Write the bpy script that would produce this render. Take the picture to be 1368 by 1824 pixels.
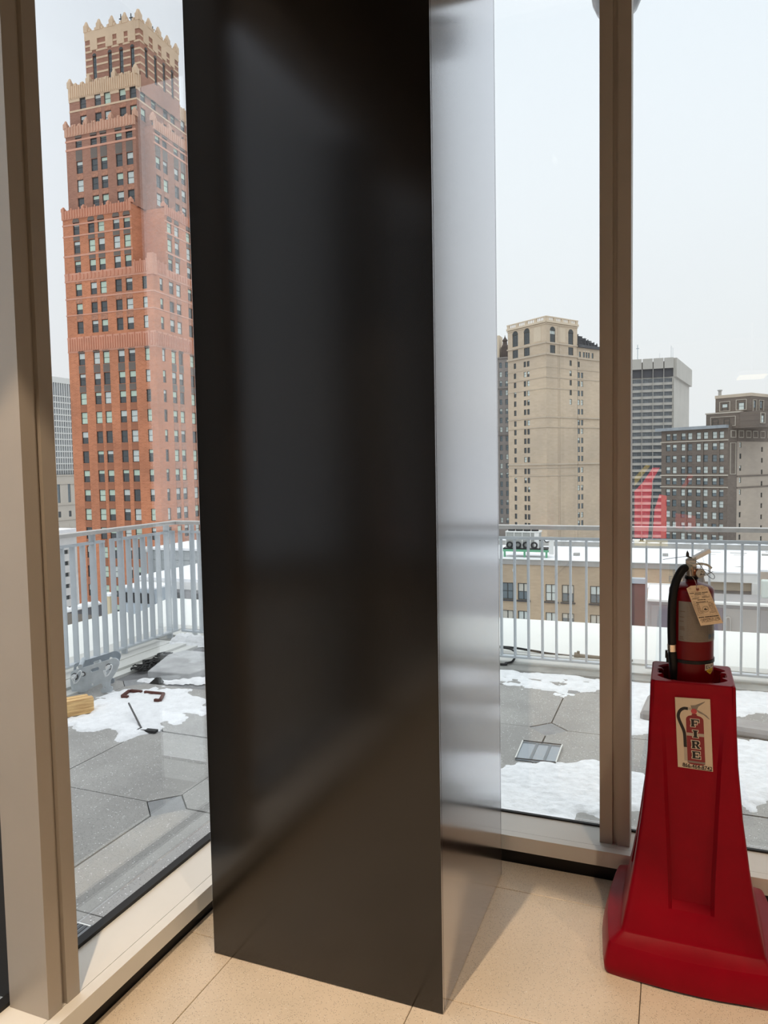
import bpy, bmesh, math, random
from mathutils import Vector, Matrix, noise
R_ = math.radians
random.seed(7)
for o in list(bpy.data.objects): bpy.data.objects.remove(o)
SC = bpy.context.scene
COL = SC.collection

# ------------------------------------------------------------------ camera
PIT, ROLL, YAW, FPX = R_(3.5), R_(-1.05), R_(21.7), 1300.0
cp, sp, cy_, sy_ = math.cos(PIT), math.sin(PIT), math.cos(YAW), math.sin(YAW)
F = Vector((-sy_ * cp, cy_ * cp, -sp)); R0 = Vector((cy_, sy_, 0)); U0 = R0.cross(F)
RV = R0 * math.cos(ROLL) + U0 * math.sin(ROLL)
UV = -R0 * math.sin(ROLL) + U0 * math.cos(ROLL)
cam = bpy.data.cameras.new('camera'); camo = bpy.data.objects.new('camera', cam); COL.objects.link(camo)
cam.sensor_fit = 'VERTICAL'; cam.sensor_height = 24.0; cam.lens = FPX / 1824 * 24.0
cam.clip_start = 0.05; cam.clip_end = 3000
M = Matrix((RV, UV, -F)).transposed().to_4x4(); M.translation = Vector((0, 0, 1.5)); camo.matrix_world = M
SC.camera = camo

# ------------------------------------------------------------------ sky, exposure, room lights
w = bpy.data.worlds.new('overcast_sky'); SC.world = w; w.use_nodes = True
nt = w.node_tree; nt.nodes.clear()
out = nt.nodes.new('ShaderNodeOutputWorld'); bg = nt.nodes.new('ShaderNodeBackground')
tc = nt.nodes.new('ShaderNodeTexCoord'); sx = nt.nodes.new('ShaderNodeSeparateXYZ')
rp = nt.nodes.new('ShaderNodeValToRGB'); ns = nt.nodes.new('ShaderNodeTexNoise'); mx = nt.nodes.new('ShaderNodeMixRGB')
ns.inputs['Scale'].default_value = 2.2; ns.inputs['Detail'].default_value = 5
rp.color_ramp.elements[0].position = 0.0; rp.color_ramp.elements[0].color = (0.42, 0.43, 0.45, 1)
rp.color_ramp.elements[1].position = 1.0; rp.color_ramp.elements[1].color = (0.95, 0.98, 1.0, 1)
e = rp.color_ramp.elements.new(0.08); e.color = (0.445, 0.45, 0.46, 1)
e = rp.color_ramp.elements.new(0.5); e.color = (0.48, 0.51, 0.55, 1)
mx.blend_type = 'SOFT_LIGHT'; mx.inputs['Fac'].default_value = 0.07
nt.links.new(tc.outputs['Generated'], sx.inputs[0]); nt.links.new(sx.outputs['Z'], rp.inputs[0])
nt.links.new(tc.outputs['Generated'], ns.inputs['Vector'])
nt.links.new(rp.outputs[0], mx.inputs[1]); nt.links.new(ns.outputs[0], mx.inputs[2])
nt.links.new(mx.outputs[0], bg.inputs[0]); bg.inputs[1].default_value = 2.22
nt.links.new(bg.outputs[0], out.inputs[0])
VS = SC.view_settings
VS.view_transform = 'Standard'; VS.look = 'None'; VS.exposure = 0.0; VS.gamma = 1.0; VS.use_curve_mapping = False

SPOT_MAIN = dict(loc=(-0.85, 0.40, 3.24), power=250, half=31.5)
LAMPS = [(0.9, 0.3), (2.4, 0.9), (-0.6, -1.6), (1.2, -1.8), (3.0, -1.5), (-0.6, -4.0), (1.6, -4.2), (3.6, -4.0)]
LAMP_POWER = 115
WARM = (1.0, 0.74, 0.50)

# ------------------------------------------------------------------ materials
MATS = {}
def mat(name, col, rough=0.6, metal=0.0, var=0.0, scale=8.0, bump=0.0, bscale=60.0, col2=None, emit=0.0, stretch=None,
        spec=0.5, aniso=0.0, coat=0.0, detail=4.0):
    if name in MATS: return MATS[name]
    m = bpy.data.materials.new(name); m.use_nodes = True; MATS[name] = m
    n = m.node_tree; b = n.nodes['Principled BSDF']
    b.inputs['Base Color'].default_value = (*col, 1); b.inputs['Roughness'].default_value = rough
    b.inputs['Metallic'].default_value = metal; b.inputs['Specular IOR Level'].default_value = spec
    b.inputs['Anisotropic'].default_value = aniso; b.inputs['Coat Weight'].default_value = coat
    if emit:
        b.inputs['Emission Color'].default_value = (*col, 1); b.inputs['Emission Strength'].default_value = emit
    if var or bump or col2:
        t = n.nodes.new('ShaderNodeTexCoord'); mp = n.nodes.new('ShaderNodeMapping')
        if stretch: mp.inputs['Scale'].default_value = stretch
        n.links.new(t.outputs['Object'], mp.inputs[0])
    if var or col2:
        x = n.nodes.new('ShaderNodeTexNoise'); x.inputs['Scale'].default_value = scale; x.inputs['Detail'].default_value = detail
        x.inputs['Roughness'].default_value = 0.65
        n.links.new(mp.outputs[0], x.inputs['Vector'])
        r = n.nodes.new('ShaderNodeValToRGB'); n.links.new(x.outputs['Fac'], r.inputs[0])
        r.color_ramp.elements[0].position = 0.32; r.color_ramp.elements[1].position = 0.68
        c2 = col2 or col
        r.color_ramp.elements[0].color = (*[max(0, c * (1 - var)) for c in col], 1)
        r.color_ramp.elements[1].color = (*[min(1, c * (1 + var)) for c in c2], 1)
        n.links.new(r.outputs[0], b.inputs['Base Color'])
    if bump:
        y = n.nodes.new('ShaderNodeTexNoise'); y.inputs['Scale'].default_value = bscale; y.inputs['Detail'].default_value = 3
        n.links.new(mp.outputs[0], y.inputs['Vector'])
        bp = n.nodes.new('ShaderNodeBump'); bp.inputs['Strength'].default_value = bump; bp.inputs['Distance'].default_value = 0.01
        n.links.new(y.outputs['Fac'], bp.inputs['Height']); n.links.new(bp.outputs[0], b.inputs['Normal'])
    return m

def speck_mat(name, base, base2, dark, light, scale, dthr, lthr, rough, nscale=6.0, spec=0.5):
    """stone-like surface with small dark and light flecks"""
    m = bpy.data.materials.new(name); m.use_nodes = True; MATS[name] = m
    n = m.node_tree; b = n.nodes['Principled BSDF']; b.inputs['Roughness'].default_value = rough
    b.inputs['Specular IOR Level'].default_value = spec
    t = n.nodes.new('ShaderNodeNewGeometry')
    x = n.nodes.new('ShaderNodeTexNoise'); x.inputs['Scale'].default_value = nscale; x.inputs['Detail'].default_value = 5
    n.links.new(t.outputs['Position'], x.inputs['Vector'])
    r = n.nodes.new('ShaderNodeValToRGB'); r.color_ramp.elements[0].position = .35; r.color_ramp.elements[1].position = .65
    r.color_ramp.elements[0].color = (*base, 1); r.color_ramp.elements[1].color = (*base2, 1)
    n.links.new(x.outputs['Fac'], r.inputs[0])
    cur = r.outputs[0]
    for colr, thr, sc_, sz in ((dark, dthr, scale, 0.36), (light, lthr, scale * 0.8, 0.34)):
        v = n.nodes.new('ShaderNodeTexVoronoi'); v.inputs['Scale'].default_value = sc_
        n.links.new(t.outputs['Position'], v.inputs['Vector'])
        s = n.nodes.new('ShaderNodeSeparateColor'); n.links.new(v.outputs['Color'], s.inputs[0])
        a = n.nodes.new('ShaderNodeMath'); a.operation = 'GREATER_THAN'; a.inputs[1].default_value = thr
        n.links.new(s.outputs[0], a.inputs[0])
        d = n.nodes.new('ShaderNodeMath'); d.operation = 'LESS_THAN'; d.inputs[1].default_value = sz
        n.links.new(v.outputs['Distance'], d.inputs[0])
        p = n.nodes.new('ShaderNodeMath'); p.operation = 'MULTIPLY'
        n.links.new(a.outputs[0], p.inputs[0]); n.links.new(d.outputs[0], p.inputs[1])
        q = n.nodes.new('ShaderNodeMixRGB'); q.inputs[2].default_value = (*colr, 1)
        n.links.new(p.outputs[0], q.inputs[0]); n.links.new(cur, q.inputs[1]); cur = q.outputs[0]
    n.links.new(cur, b.inputs['Base Color'])
    return m

def brick_mat(name, c1, c2, mortar, sx_=1.0, rough=0.85):
    """far brickwork; bricks are too small to pick apart from here"""
    m = bpy.data.materials.new(name); m.use_nodes = True; MATS[name] = m
    n = m.node_tree; b = n.nodes['Principled BSDF']; b.inputs['Roughness'].default_value = rough
    t = n.nodes.new('ShaderNodeTexCoord'); sp_ = n.nodes.new('ShaderNodeSeparateXYZ'); cb = n.nodes.new('ShaderNodeCombineXYZ')
    n.links.new(t.outputs['Object'], sp_.inputs[0])
    n.links.new(sp_.outputs['X'], cb.inputs['X']); n.links.new(sp_.outputs['Z'], cb.inputs['Y'])
    k = n.nodes.new('ShaderNodeTexBrick'); k.inputs['Scale'].default_value = 1.0
    k.inputs['Brick Width'].default_value = .62 * sx_; k.inputs['Row Height'].default_value = .22 * sx_
    k.inputs['Mortar Size'].default_value = .02 * sx_; k.inputs['Mortar Smooth'].default_value = .6
    k.inputs['Color1'].default_value = (*c1, 1); k.inputs['Color2'].default_value = (*c2, 1); k.inputs['Mortar'].default_value = (*mortar, 1)
    n.links.new(cb.outputs[0], k.inputs['Vector'])
    x = n.nodes.new('ShaderNodeTexNoise'); x.inputs['Scale'].default_value = .12 / sx_; x.inputs['Detail'].default_value = 6
    n.links.new(t.outputs['Object'], x.inputs['Vector'])
    r = n.nodes.new('ShaderNodeValToRGB'); r.color_ramp.elements[0].color = (.78, .78, .8, 1); r.color_ramp.elements[1].color = (1.15, 1.12, 1.08, 1)
    r.color_ramp.elements[0].position = .3; r.color_ramp.elements[1].position = .7
    n.links.new(x.outputs['Fac'], r.inputs[0])
    q = n.nodes.new('ShaderNodeMixRGB'); q.blend_type = 'MULTIPLY'; q.inputs[0].default_value = 1
    n.links.new(k.outputs['Color'], q.inputs[1]); n.links.new(r.outputs[0], q.inputs[2]); n.links.new(q.outputs[0], b.inputs['Base Color'])
    return m

def facing_curve(n, power, lo, hi):
    lw = n.nodes.new('ShaderNodeLayerWeight'); lw.inputs['Blend'].default_value = .5
    p = n.nodes.new('ShaderNodeMath'); p.operation = 'POWER'; p.inputs[1].default_value = power
    n.links.new(lw.outputs['Facing'], p.inputs[0])
    a = n.nodes.new('ShaderNodeMath'); a.operation = 'MULTIPLY_ADD'; a.inputs[1].default_value = hi - lo; a.inputs[2].default_value = lo
    n.links.new(p.outputs[0], a.inputs[0]); return a.outputs[0]

def glass_mat():
    m = bpy.data.materials.new('clear_glass'); m.use_nodes = True; n = m.node_tree; n.nodes.clear()
    o = n.nodes.new('ShaderNodeOutputMaterial'); t = n.nodes.new('ShaderNodeBsdfTransparent'); g = n.nodes.new('ShaderNodeBsdfGlossy')
    t.inputs[0].default_value = (.985, .992, .988, 1); g.inputs['Roughness'].default_value = 0.0
    x = n.nodes.new('ShaderNodeMixShader'); n.links.new(facing_curve(n, 2.0, .030, .80), x.inputs[0])
    n.links.new(t.outputs[0], x.inputs[1]); n.links.new(g.outputs[0], x.inputs[2]); n.links.new(x.outputs[0], o.inputs[0])
    return m

def bronze_mat():
    """satin dark bronze cladding: weak mirror face-on, strong at grazing angles"""
    m = bpy.data.materials.new('dark_bronze_metal'); m.use_nodes = True; n = m.node_tree; n.nodes.clear()
    o = n.nodes.new('ShaderNodeOutputMaterial'); d = n.nodes.new('ShaderNodeBsdfDiffuse'); g = n.nodes.new('ShaderNodeBsdfAnisotropic')
    d.inputs[0].default_value = (.006, .005, .0035, 1); g.inputs['Roughness'].default_value = .16; g.inputs['Anisotropy'].default_value = .3; g.inputs['Rotation'].default_value = .25; tn_ = n.nodes.new('ShaderNodeTangent'); tn_.direction_type = 'RADIAL'; tn_.axis = 'Z'; n.links.new(tn_.outputs[0], g.inputs['Tangent']); g.inputs[0].default_value = (.93, .93, .96, 1)
    x = n.nodes.new('ShaderNodeMixShader'); n.links.new(facing_curve(n, 2.8, .042, 1.45), x.inputs[0])
    n.links.new(d.outputs[0], x.inputs[1]); n.links.new(g.outputs[0], x.inputs[2]); n.links.new(x.outputs[0], o.inputs[0])
    return m

GLASS = glass_mat(); BRONZE = bronze_mat()
ANOD = mat('champagne_aluminium', (.45, .41, .36), .42, .25, var=.03, scale=3)
ANOD_L = mat('pale_sill_aluminium', (.86, .86, .82), .45, .0, var=.02, scale=3)
BLACK = mat('black_rubber', (.012, .012, .013), .6)
TERRAZZO = speck_mat('terrazzo_tile', (.74, .65, .52), (.80, .70, .565), (.34, .28, .21), (.95, .92, .85), 330, .80, .95, .38)
JOINT = mat('dark_joint', (.12, .10, .08), .9)
DARKCEIL = mat('dark_ceiling_paint', (.035, .03, .026), .8, var=.05)
WALLP = mat('beige_wall_paint', (.42, .37, .30), .8, var=.04)
RED = mat('red_moulded_plastic', (.25, .0004, .009), .42, var=.08, scale=9, bump=.05, bscale=350, spec=.12)
REDPAINT = mat('red_gloss_paint', (.14, .0018, .0045), .28, spec=.2, var=.03, scale=5)
RUBBER = mat('black_hose_rubber', (.007, .007, .008), .42, spec=.25, bump=.05, bscale=200)
CHROME = mat('plated_metal', (.60, .62, .60), .38, .55)
COPPER = mat('copper_metal', (.55, .25, .14), .3, 1.0)
WHITEM = mat('white_lever_paint', (.88, .90, .92), .35)
PAPER = mat('manila_paper', (.72, .56, .38), .8, var=.05, scale=30)
CREAMP = mat('cream_sticker', (.60, .49, .36), .6, var=.03, scale=20)
INK = mat('black_ink', (.015, .012, .012), .7)
FADED = mat('brown_print', (.15, .10, .07), .8)
CONC = speck_mat('concrete_paver', (.33, .32, .305), (.40, .39, .37), (.24, .24, .23), (.78, .78, .78), 150, .6, .92, .9, 3.0)
CONCD = mat('grey_pad', (.28, .285, .29), .8, var=.12, scale=14)
KERB = mat('pale_membrane', (.60, .60, .57), .7, var=.08, scale=2.5)
KERBD = mat('weathered_kerb', (.34, .34, .32), .85, var=.3, scale=3)
SNOW = mat('snow', (.88, .89, .91), .9, var=.07, scale=16, bump=1.0, bscale=28)
GALV = mat('galvanised_steel', (.53, .58, .62), .42, .35, var=.12, scale=16, bump=.03)
RAILP = mat('grey_rail_paint', (.58, .62, .655), .5, .15, var=.05, scale=5)
RAILT = mat('weathered_handrail', (.50, .48, .46), .6, var=.15, scale=9, stretch=(1, 1, 1))
WOOD = mat('pine_timber', (.62, .33, .12), .7, var=.25, scale=5, stretch=(1, 14, 14), col2=(.86, .55, .25))
RUST = mat('rusty_steel', (.10, .03, .022), .85, var=.3, scale=20)
PARAP = mat('white_parapet_membrane', (.80, .81, .78), .75, var=.03, scale=2)
SLATE = mat('grey_stone_slab', (.44, .445, .45), .8, var=.2, scale=5)

# ------------------------------------------------------------------ mesh helpers
class MB:
    def __init__(s): s.v = []; s.f = []; s.m = []
    def add(s, vs, fs, mi=0):
        b = len(s.v); s.v += [tuple(v) for v in vs]; s.f += [tuple(b + i for i in f) for f in fs]; s.m += [mi] * len(fs); return s
    def box(s, x0, x1, y0, y1, z0, z1, mi=0):
        return s.add([(x0, y0, z0), (x1, y0, z0), (x1, y1, z0), (x0, y1, z0), (x0, y0, z1), (x1, y0, z1), (x1, y1, z1), (x0, y1, z1)],
                     [(0, 3, 2, 1), (4, 5, 6, 7), (0, 1, 5, 4), (1, 2, 6, 5), (2, 3, 7, 6), (3, 0, 4, 7)], mi)
    def obox(s, c, ax, ay, az, hx, hy, hz, mi=0):
        c = Vector(c); vs = []
        for k in (-1, 1):
            for a, b in ((-1, -1), (1, -1), (1, 1), (-1, 1)):
                vs.append(c + Vector(ax) * hx * a + Vector(ay) * hy * b + Vector(az) * hz * k)
        return s.add(vs, [(0, 3, 2, 1), (4, 5, 6, 7), (0, 1, 5, 4), (1, 2, 6, 5), (2, 3, 7, 6), (3, 0, 4, 7)], mi)
    def prism(s, poly, z0, z1, mi=0):
        n = len(poly); vs = [(x, y, z0) for x, y in poly] + [(x, y, z1) for x, y in poly]
        return s.add(vs, [tuple(range(n - 1, -1, -1)), tuple(range(n, 2 * n))] + [(i, (i + 1) % n, n + (i + 1) % n, n + i) for i in range(n)], mi)
    def xprism(s, poly, y0, y1, mi=0):      # polygon in x,z extruded along y
        n = len(poly); vs = [(x, y0, z) for x, z in poly] + [(x, y1, z) for x, z in poly]
        return s.add(vs, [tuple(range(n)), tuple(range(2 * n - 1, n - 1, -1))] + [(i, n + i, n + (i + 1) % n, (i + 1) % n) for i in range(n)], mi)
    def lathe(s, prof, c=(0, 0), seg=32, mi=0):
        vs = []; fs = []
        for r, z in prof:
            for k in range(seg):
                a = 2 * math.pi * k / seg; vs.append((c[0] + r * math.cos(a), c[1] + r * math.sin(a), z))
        for i in range(len(prof) - 1):
            for k in range(seg):
                k2 = (k + 1) % seg; fs.append((i * seg + k, i * seg + k2, (i + 1) * seg + k2, (i + 1) * seg + k))
        fs.append(tuple(range(seg - 1, -1, -1))); fs.append(tuple((len(prof) - 1) * seg + k for k in range(seg)))
        return s.add(vs, fs, mi)
    def tube(s, pts, r, seg=8, mi=0, closed=False):
        pts = [Vector(p) for p in pts]; n = len(pts); vs = []; fs = []
        up = Vector((0.13, 0.37, 1)).normalized(); prev = None
        for i, p in enumerate(pts):
            a = pts[(i - 1) % n] if (closed or i > 0) else p; b = pts[(i + 1) % n] if (closed or i < n - 1) else p
            t = (b - a).normalized()
            x = (prev - t * prev.dot(t)) if prev is not None else (up.cross(t) if abs(up.dot(t)) < .95 else Vector((1, 0, 0)).cross(t))
            x.normalize(); prev = x; y = t.cross(x)
            rr = r[i] if isinstance(r, (list, tuple)) else r
            for k in range(seg):
                g = 2 * math.pi * k / seg; vs.append(p + x * rr * math.cos(g) + y * rr * math.sin(g))
        for i in range(n if closed else n - 1):
            j = (i + 1) % n
            for k in range(seg):
                k2 = (k + 1) % seg; fs.append((i * seg + k, i * seg + k2, j * seg + k2, j * seg + k))
        if not closed: fs.append(tuple(range(seg - 1, -1, -1))); fs.append(tuple((n - 1) * seg + k for k in range(seg)))
        return s.add(vs, fs, mi)
    def cyl(s, a, b, r, seg=12, mi=0): return s.tube([a, b], r, seg, mi)
    def mesh(s, name):
        me = bpy.data.meshes.new(name); me.from_pydata(s.v, [], s.f)
        for p, i in zip(me.polygons, s.m): p.material_index = i
        me.update(); return me

def smooth(pts, n=6):
    """Catmull-Rom through the points"""
    P = [Vector(p) for p in pts]; P = [P[0] * 2 - P[1]] + P + [P[-1] * 2 - P[-2]]; o = []
    for i in range(1, len(P) - 2):
        for k in range(n):
            t = k / n
            o.append(.5 * ((2 * P[i]) + (P[i + 1] - P[i - 1]) * t + (2 * P[i - 1] - 5 * P[i] + 4 * P[i + 1] - P[i + 2]) * t * t + (3 * P[i] - P[i - 1] - 3 * P[i + 1] + P[i + 2]) * t ** 3))
    o.append(P[-2]); return o

def put(name, me, mats, parent=None, loc=(0, 0, 0), rz=0.0, shade=False, kind=None):
    """link a mesh (or MB); loc is in world metres, parents are never rotated unless loc is given locally"""
    if isinstance(me, MB):
        me = me.mesh(name)
    if not me.materials:
        for m in (mats if isinstance(mats, (list, tuple)) else [mats]): me.materials.append(m)
    o = bpy.data.objects.new(name, me); COL.objects.link(o)
    o.location = Vector(loc); o.rotation_euler = (0, 0, rz)
    if parent is not None:
        o.parent = parent; o.location = Vector(loc) - wloc(parent)
    if shade is True:
        for p in me.polygons: p.use_smooth = True
    elif shade:
        for p in me.polygons: p.use_smooth = True
        try: me.set_sharp_from_angle(angle=R_(shade))
        except Exception: pass
    if kind: o['kind'] = kind
    return o
def wloc(o):
    v = Vector(o.location)
    while o.parent is not None: o = o.parent; v += Vector(o.location)
    return v
def sub(name, me, mats, parent, loc=(0, 0, 0), **k):
    """sub-part placed in its parent's own local frame"""
    o = put(name, me, mats, None, loc, **k); o.parent = parent; return o
def tag(o, label, cat, group=None):
    o['label'] = label; o['category'] = cat
    if group: o['group'] = group
    return o
def thing(name, label, cat, loc, group=None):
    o = bpy.data.objects.new(name, None); COL.objects.link(o); o.location = loc; o.empty_display_size = .1
    return tag(o, label, cat, group)
def struct(name, loc=(0, 0, 0)):
    o = bpy.data.objects.new(name, None); COL.objects.link(o); o.location = loc; o['kind'] = 'structure'; return o
def bevel(o, wd, seg=2):
    m = o.modifiers.new('bevel', 'BEVEL'); m.width = wd; m.segments = seg; m.limit_method = 'ANGLE'; return o
def text_mesh(body, size, align='CENTER', ext=0.0004, offset=0.0, sx_=1.0):
    c = bpy.data.curves.new('text', 'FONT'); c.body = body; c.size = size; c.align_x = align; c.align_y = 'CENTER'; c.extrude = ext; c.offset = offset
    c.resolution_u = 3
    o = bpy.data.objects.new('text', c); COL.objects.link(o)
    dg = bpy.context.evaluated_depsgraph_get(); me = bpy.data.meshes.new_from_object(o.evaluated_get(dg))
    bpy.data.objects.remove(o)
    me.transform(Matrix.Rotation(R_(90), 4, 'X') @ Matrix.Scale(sx_, 4, Vector((1, 0, 0)))); me.materials.clear()
    return me
def plate_mesh(outline, holes, th):
    """flat plate in local x,z with real holes, thickness th along y"""
    c = bpy.data.curves.new('plate', 'CURVE'); c.dimensions = '2D'; c.fill_mode = 'BOTH'; c.extrude = th / 2
    for poly in [outline] + holes:
        s = c.splines.new('POLY'); s.points.add(len(poly) - 1); s.use_cyclic_u = True
        for p, (x, y) in zip(s.points, poly): p.co = (x, y, 0, 1)
    o = bpy.data.objects.new('plate', c); COL.objects.link(o)
    dg = bpy.context.evaluated_depsgraph_get(); me = bpy.data.meshes.new_from_object(o.evaluated_get(dg)); bpy.data.objects.remove(o)
    me.transform(Matrix.Rotation(R_(90), 4, 'X')); me.materials.clear(); return me
def circ(cx, cz, r, n=14, ry=None): return [(cx + r * math.cos(2 * math.pi * k / n), cz + (ry or r) * math.sin(2 * math.pi * k / n)) for k in range(n)]

# ================================================================== ROOM SHELL
XL, YR, CEIL = -1.62, 2.83, 3.62           # glass planes and ceiling height
XE, YB = 6.0, -8.5                           # far right wall and back wall
HEAD = 3.29
fl = struct('floor')
put('floor_slab', MB().box(XL - .10, XE, YB, YR + .12, -.30, -.012), JOINT, fl)
tile_cache = {}
xs = [-1.463] + [-1.26 + .59 * i for i in range(0, 13) if -1.26 + .59 * i < XE] + [XE]
ys = [YB] + [y for y in (2.476 - .588 * j for j in range(18, -1, -1)) if y > YB + .05] + [2.658]
for i in range(len(xs) - 1):
    for j in range(len(ys) - 1):
        wx, wy = round(xs[i + 1] - xs[i], 3), round(ys[j + 1] - ys[j], 3)
        if wx < .02 or wy < .02: continue
        k = (wx, wy)
        if k not in tile_cache:
            g = .0011; b = .0015
            tile_cache[k] = MB().add([(g, g, -.012), (wx - g, g, -.012), (wx - g, wy - g, -.012), (g, wy - g, -.012), (g, g, -b), (wx - g, g, -b), (wx - g, wy - g, -b), (g, wy - g, -b),
                                      (g + b, g + b, 0), (wx - g - b, g + b, 0), (wx - g - b, wy - g - b, 0), (g + b, wy - g - b, 0)],
                                     [(0, 1, 5, 4), (1, 2, 6, 5), (2, 3, 7, 6), (3, 0, 4, 7), (4, 5, 9, 8), (5, 6, 10, 9), (6, 7, 11, 10), (7, 4, 8, 11), (8, 9, 10, 11)]).mesh('floor_tile')
        put('floor_tile', tile_cache[k], TERRAZZO, fl, (xs[i], ys[j], 0))
ce = struct('ceiling')
put('ceiling_slab', MB().box(XL - .3, XE, YB, YR + .3, CEIL, CEIL + .2), DARKCEIL, ce)
wb = struct('wall_back'); put('wall_panel', MB().box(XL - .3, XE, YB - .15, YB, -.2, CEIL + .2), WALLP, wb)
we = struct('wall_right'); put('wall_panel', MB().box(XE, XE + .15, YB - .15, YR + .3, -.2, CEIL + .2), WALLP, we)

def curtain_wall(name, axis):
    """axis 'y': left wall running along y; axis 'x': right wall running along x."""
    st = struct(name)
    def bx(a0, a1, d0, d1, z0, z1):          # a along the wall, d = depth outward from the room face
        if axis == 'y': return MB().box(-1.44 - d1, -1.44 - d0, a0, a1, z0, z1)
        return MB().box(a0, a1, 2.645 + d0, 2.645 + d1, z0, z1)
    a0, a1 = (YB, YR + .02) if axis == 'y' else (-1.60, XE)
    if axis == 'x': a0 = -1.43
    gd = .180 if axis == 'y' else .185       # glass depth
    md = .034 if axis == 'y' else .062       # mullion face depth
    put('sill', bx(a0, a1, 0, .036, .052, .108), ANOD_L, st)
    put('sill_tray', bx(a0, a1, .0385, gd + .022, .06, .1075), ANOD_L, st)
    put('toe_recess', bx(a0, a1, .025, .10, -.01, .052), BLACK, st)
    put('sill_gasket', bx(a0, a1, gd - .006, gd + (.024 if axis == 'y' else .008), .1075, .119 if axis == 'y' else .114), BLACK, st)
    put('head', bx(a0, a1, 0, gd + .03, HEAD, CEIL), ANOD, st)
    cs = [1.3815 - 1.5 * k for k in range(0, 7)] if axis == 'y' else [-.1945 + 1.5 * k for k in range(0, 5)]
    for c in cs:
        if axis == 'y': segs = [(c - .0525, c - .0085), (c + .0085, c + .0525)]
        else: segs = [(c - .0525, c - .008), (c + .008, c + .0525)]
        g0, g1 = segs[0][1], segs[1][0]
        m = MB()
        for s0, s1 in segs + [(g0, g1)]:
            d0 = md if (s0, s1) != (g0, g1) else md + .014
            b = bx(s0, s1, d0, gd - .012, .108, HEAD); m.add(b.v, b.f)
        put('mullion', m, ANOD, st)
        put('mullion_gasket', bx(c - .032, c + .032, gd - .012, gd + .10, .108, HEAD), BLACK, st)
        put('mullion_cap', bx(c - .035, c + .035, gd + .10, gd + .16, .06, HEAD), ANOD_L, st)
    # panes between mullions, inner and outer light
    edges = sorted(cs); lo = a0 if axis == 'y' else -1.36
    hi = (YR - .16) if axis == 'y' else a1
    ed = [lo] + edges + [hi]
    for p, q in zip(ed[:-1], ed[1:]):
        if q - p < .1: continue
        for d in ((gd + .085,) if axis == 'y' else (gd, gd + .03)):
            put('pane', bx(p + .001, q - .001, d, d + .006, .11, HEAD), GLASS, st)
    return st
curtain_wall('window_1', 'y'); curtain_wall('window_2', 'x')
cpst = struct('trim_1'); put('corner_post', MB().box(-1.66, -1.46, 2.68, 2.90, .06, CEIL), ANOD, cpst)

# ================================================================== COLUMN
cx0, cx1, cy0, cy1 = -1.323, -.580, 1.826, 2.563
co = thing('column', 'square floor to ceiling column clad in dark satin bronze metal sheets', 'column', ((cx0 + cx1) / 2, (cy0 + cy1) / 2, 0))
t = .012
for b in ((cx0, cx1, cy0, cy0 + t), (cx0, cx1, cy1 - t, cy1), (cx1 - t, cx1, cy0 + t + .0008, cy1 - t - .0008), (cx0, cx0 + t, cy0 + t + .0008, cy1 - t - .0008)):
    bevel(put('cladding_panel', MB().box(*b, .002, CEIL - .002), BRONZE, co), .0012, 1)
put('core', MB().box(cx0 + .02, cx1 - .02, cy0 + .02, cy1 - .02, .0, CEIL - .004), BLACK, co)

# ================================================================== CEILING LAMPS
def downlight(x, y, power, half, label, blend=.12, z=CEIL):
    d = thing('downlight', label, 'ceiling light', (x, y, z), 'round downlights in the dark ceiling')
    put('trim_ring', MB().lathe([(.055, z - .012), (.085, z - .012), (.085, z), (.055, z)], (x, y), 20), ANOD_L, d)
    put('lens', MB().lathe([(.001, z - .006), (.054, z - .006), (.054, z - .002), (.001, z - .002)], (x, y), 20), mat('lamp_lens', (1, .78, .5), .5, emit=3.0), d)
    l = bpy.data.lights.new('downlight_beam', 'SPOT'); l.energy = power; l.spot_size = R_(half * 2); l.spot_blend = blend; l.color = WARM; l.shadow_soft_size = .025
    lo = bpy.data.objects.new('downlight_beam', l); COL.objects.link(lo); lo.parent = d; lo.location = (0, 0, -.03)
downlight(SPOT_MAIN['loc'][0], SPOT_MAIN['loc'][1], SPOT_MAIN['power'], SPOT_MAIN['half'], 'round warm downlight in the ceiling nearest the bronze column', .06)
for i, (x, y) in enumerate(LAMPS):
    downlight(x, y, LAMP_POWER, 50, 'round warm downlight in the dark ceiling away from the column', .5)
# a square light panel seen only as a reflection in the right window
lp = thing('light_panel', 'square warm light panel hung below the dark ceiling near the back wall', 'ceiling light', (1.13, -7.0, 2.84))
put('housing', MB().box(.90, 1.32, -7.35, -6.72, 2.80, 2.86), ANOD_L, lp)
put('diffuser', MB().box(.92, 1.30, -7.33, -6.74, 2.785, 2.80), mat('warm_diffuser', (1, .80, .42), .6, emit=1.5), lp)
put('hanger', MB().cyl((1.11, -7.03, 2.86), (1.11, -7.03, CEIL), .012), ANOD_L, lp)
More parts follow.
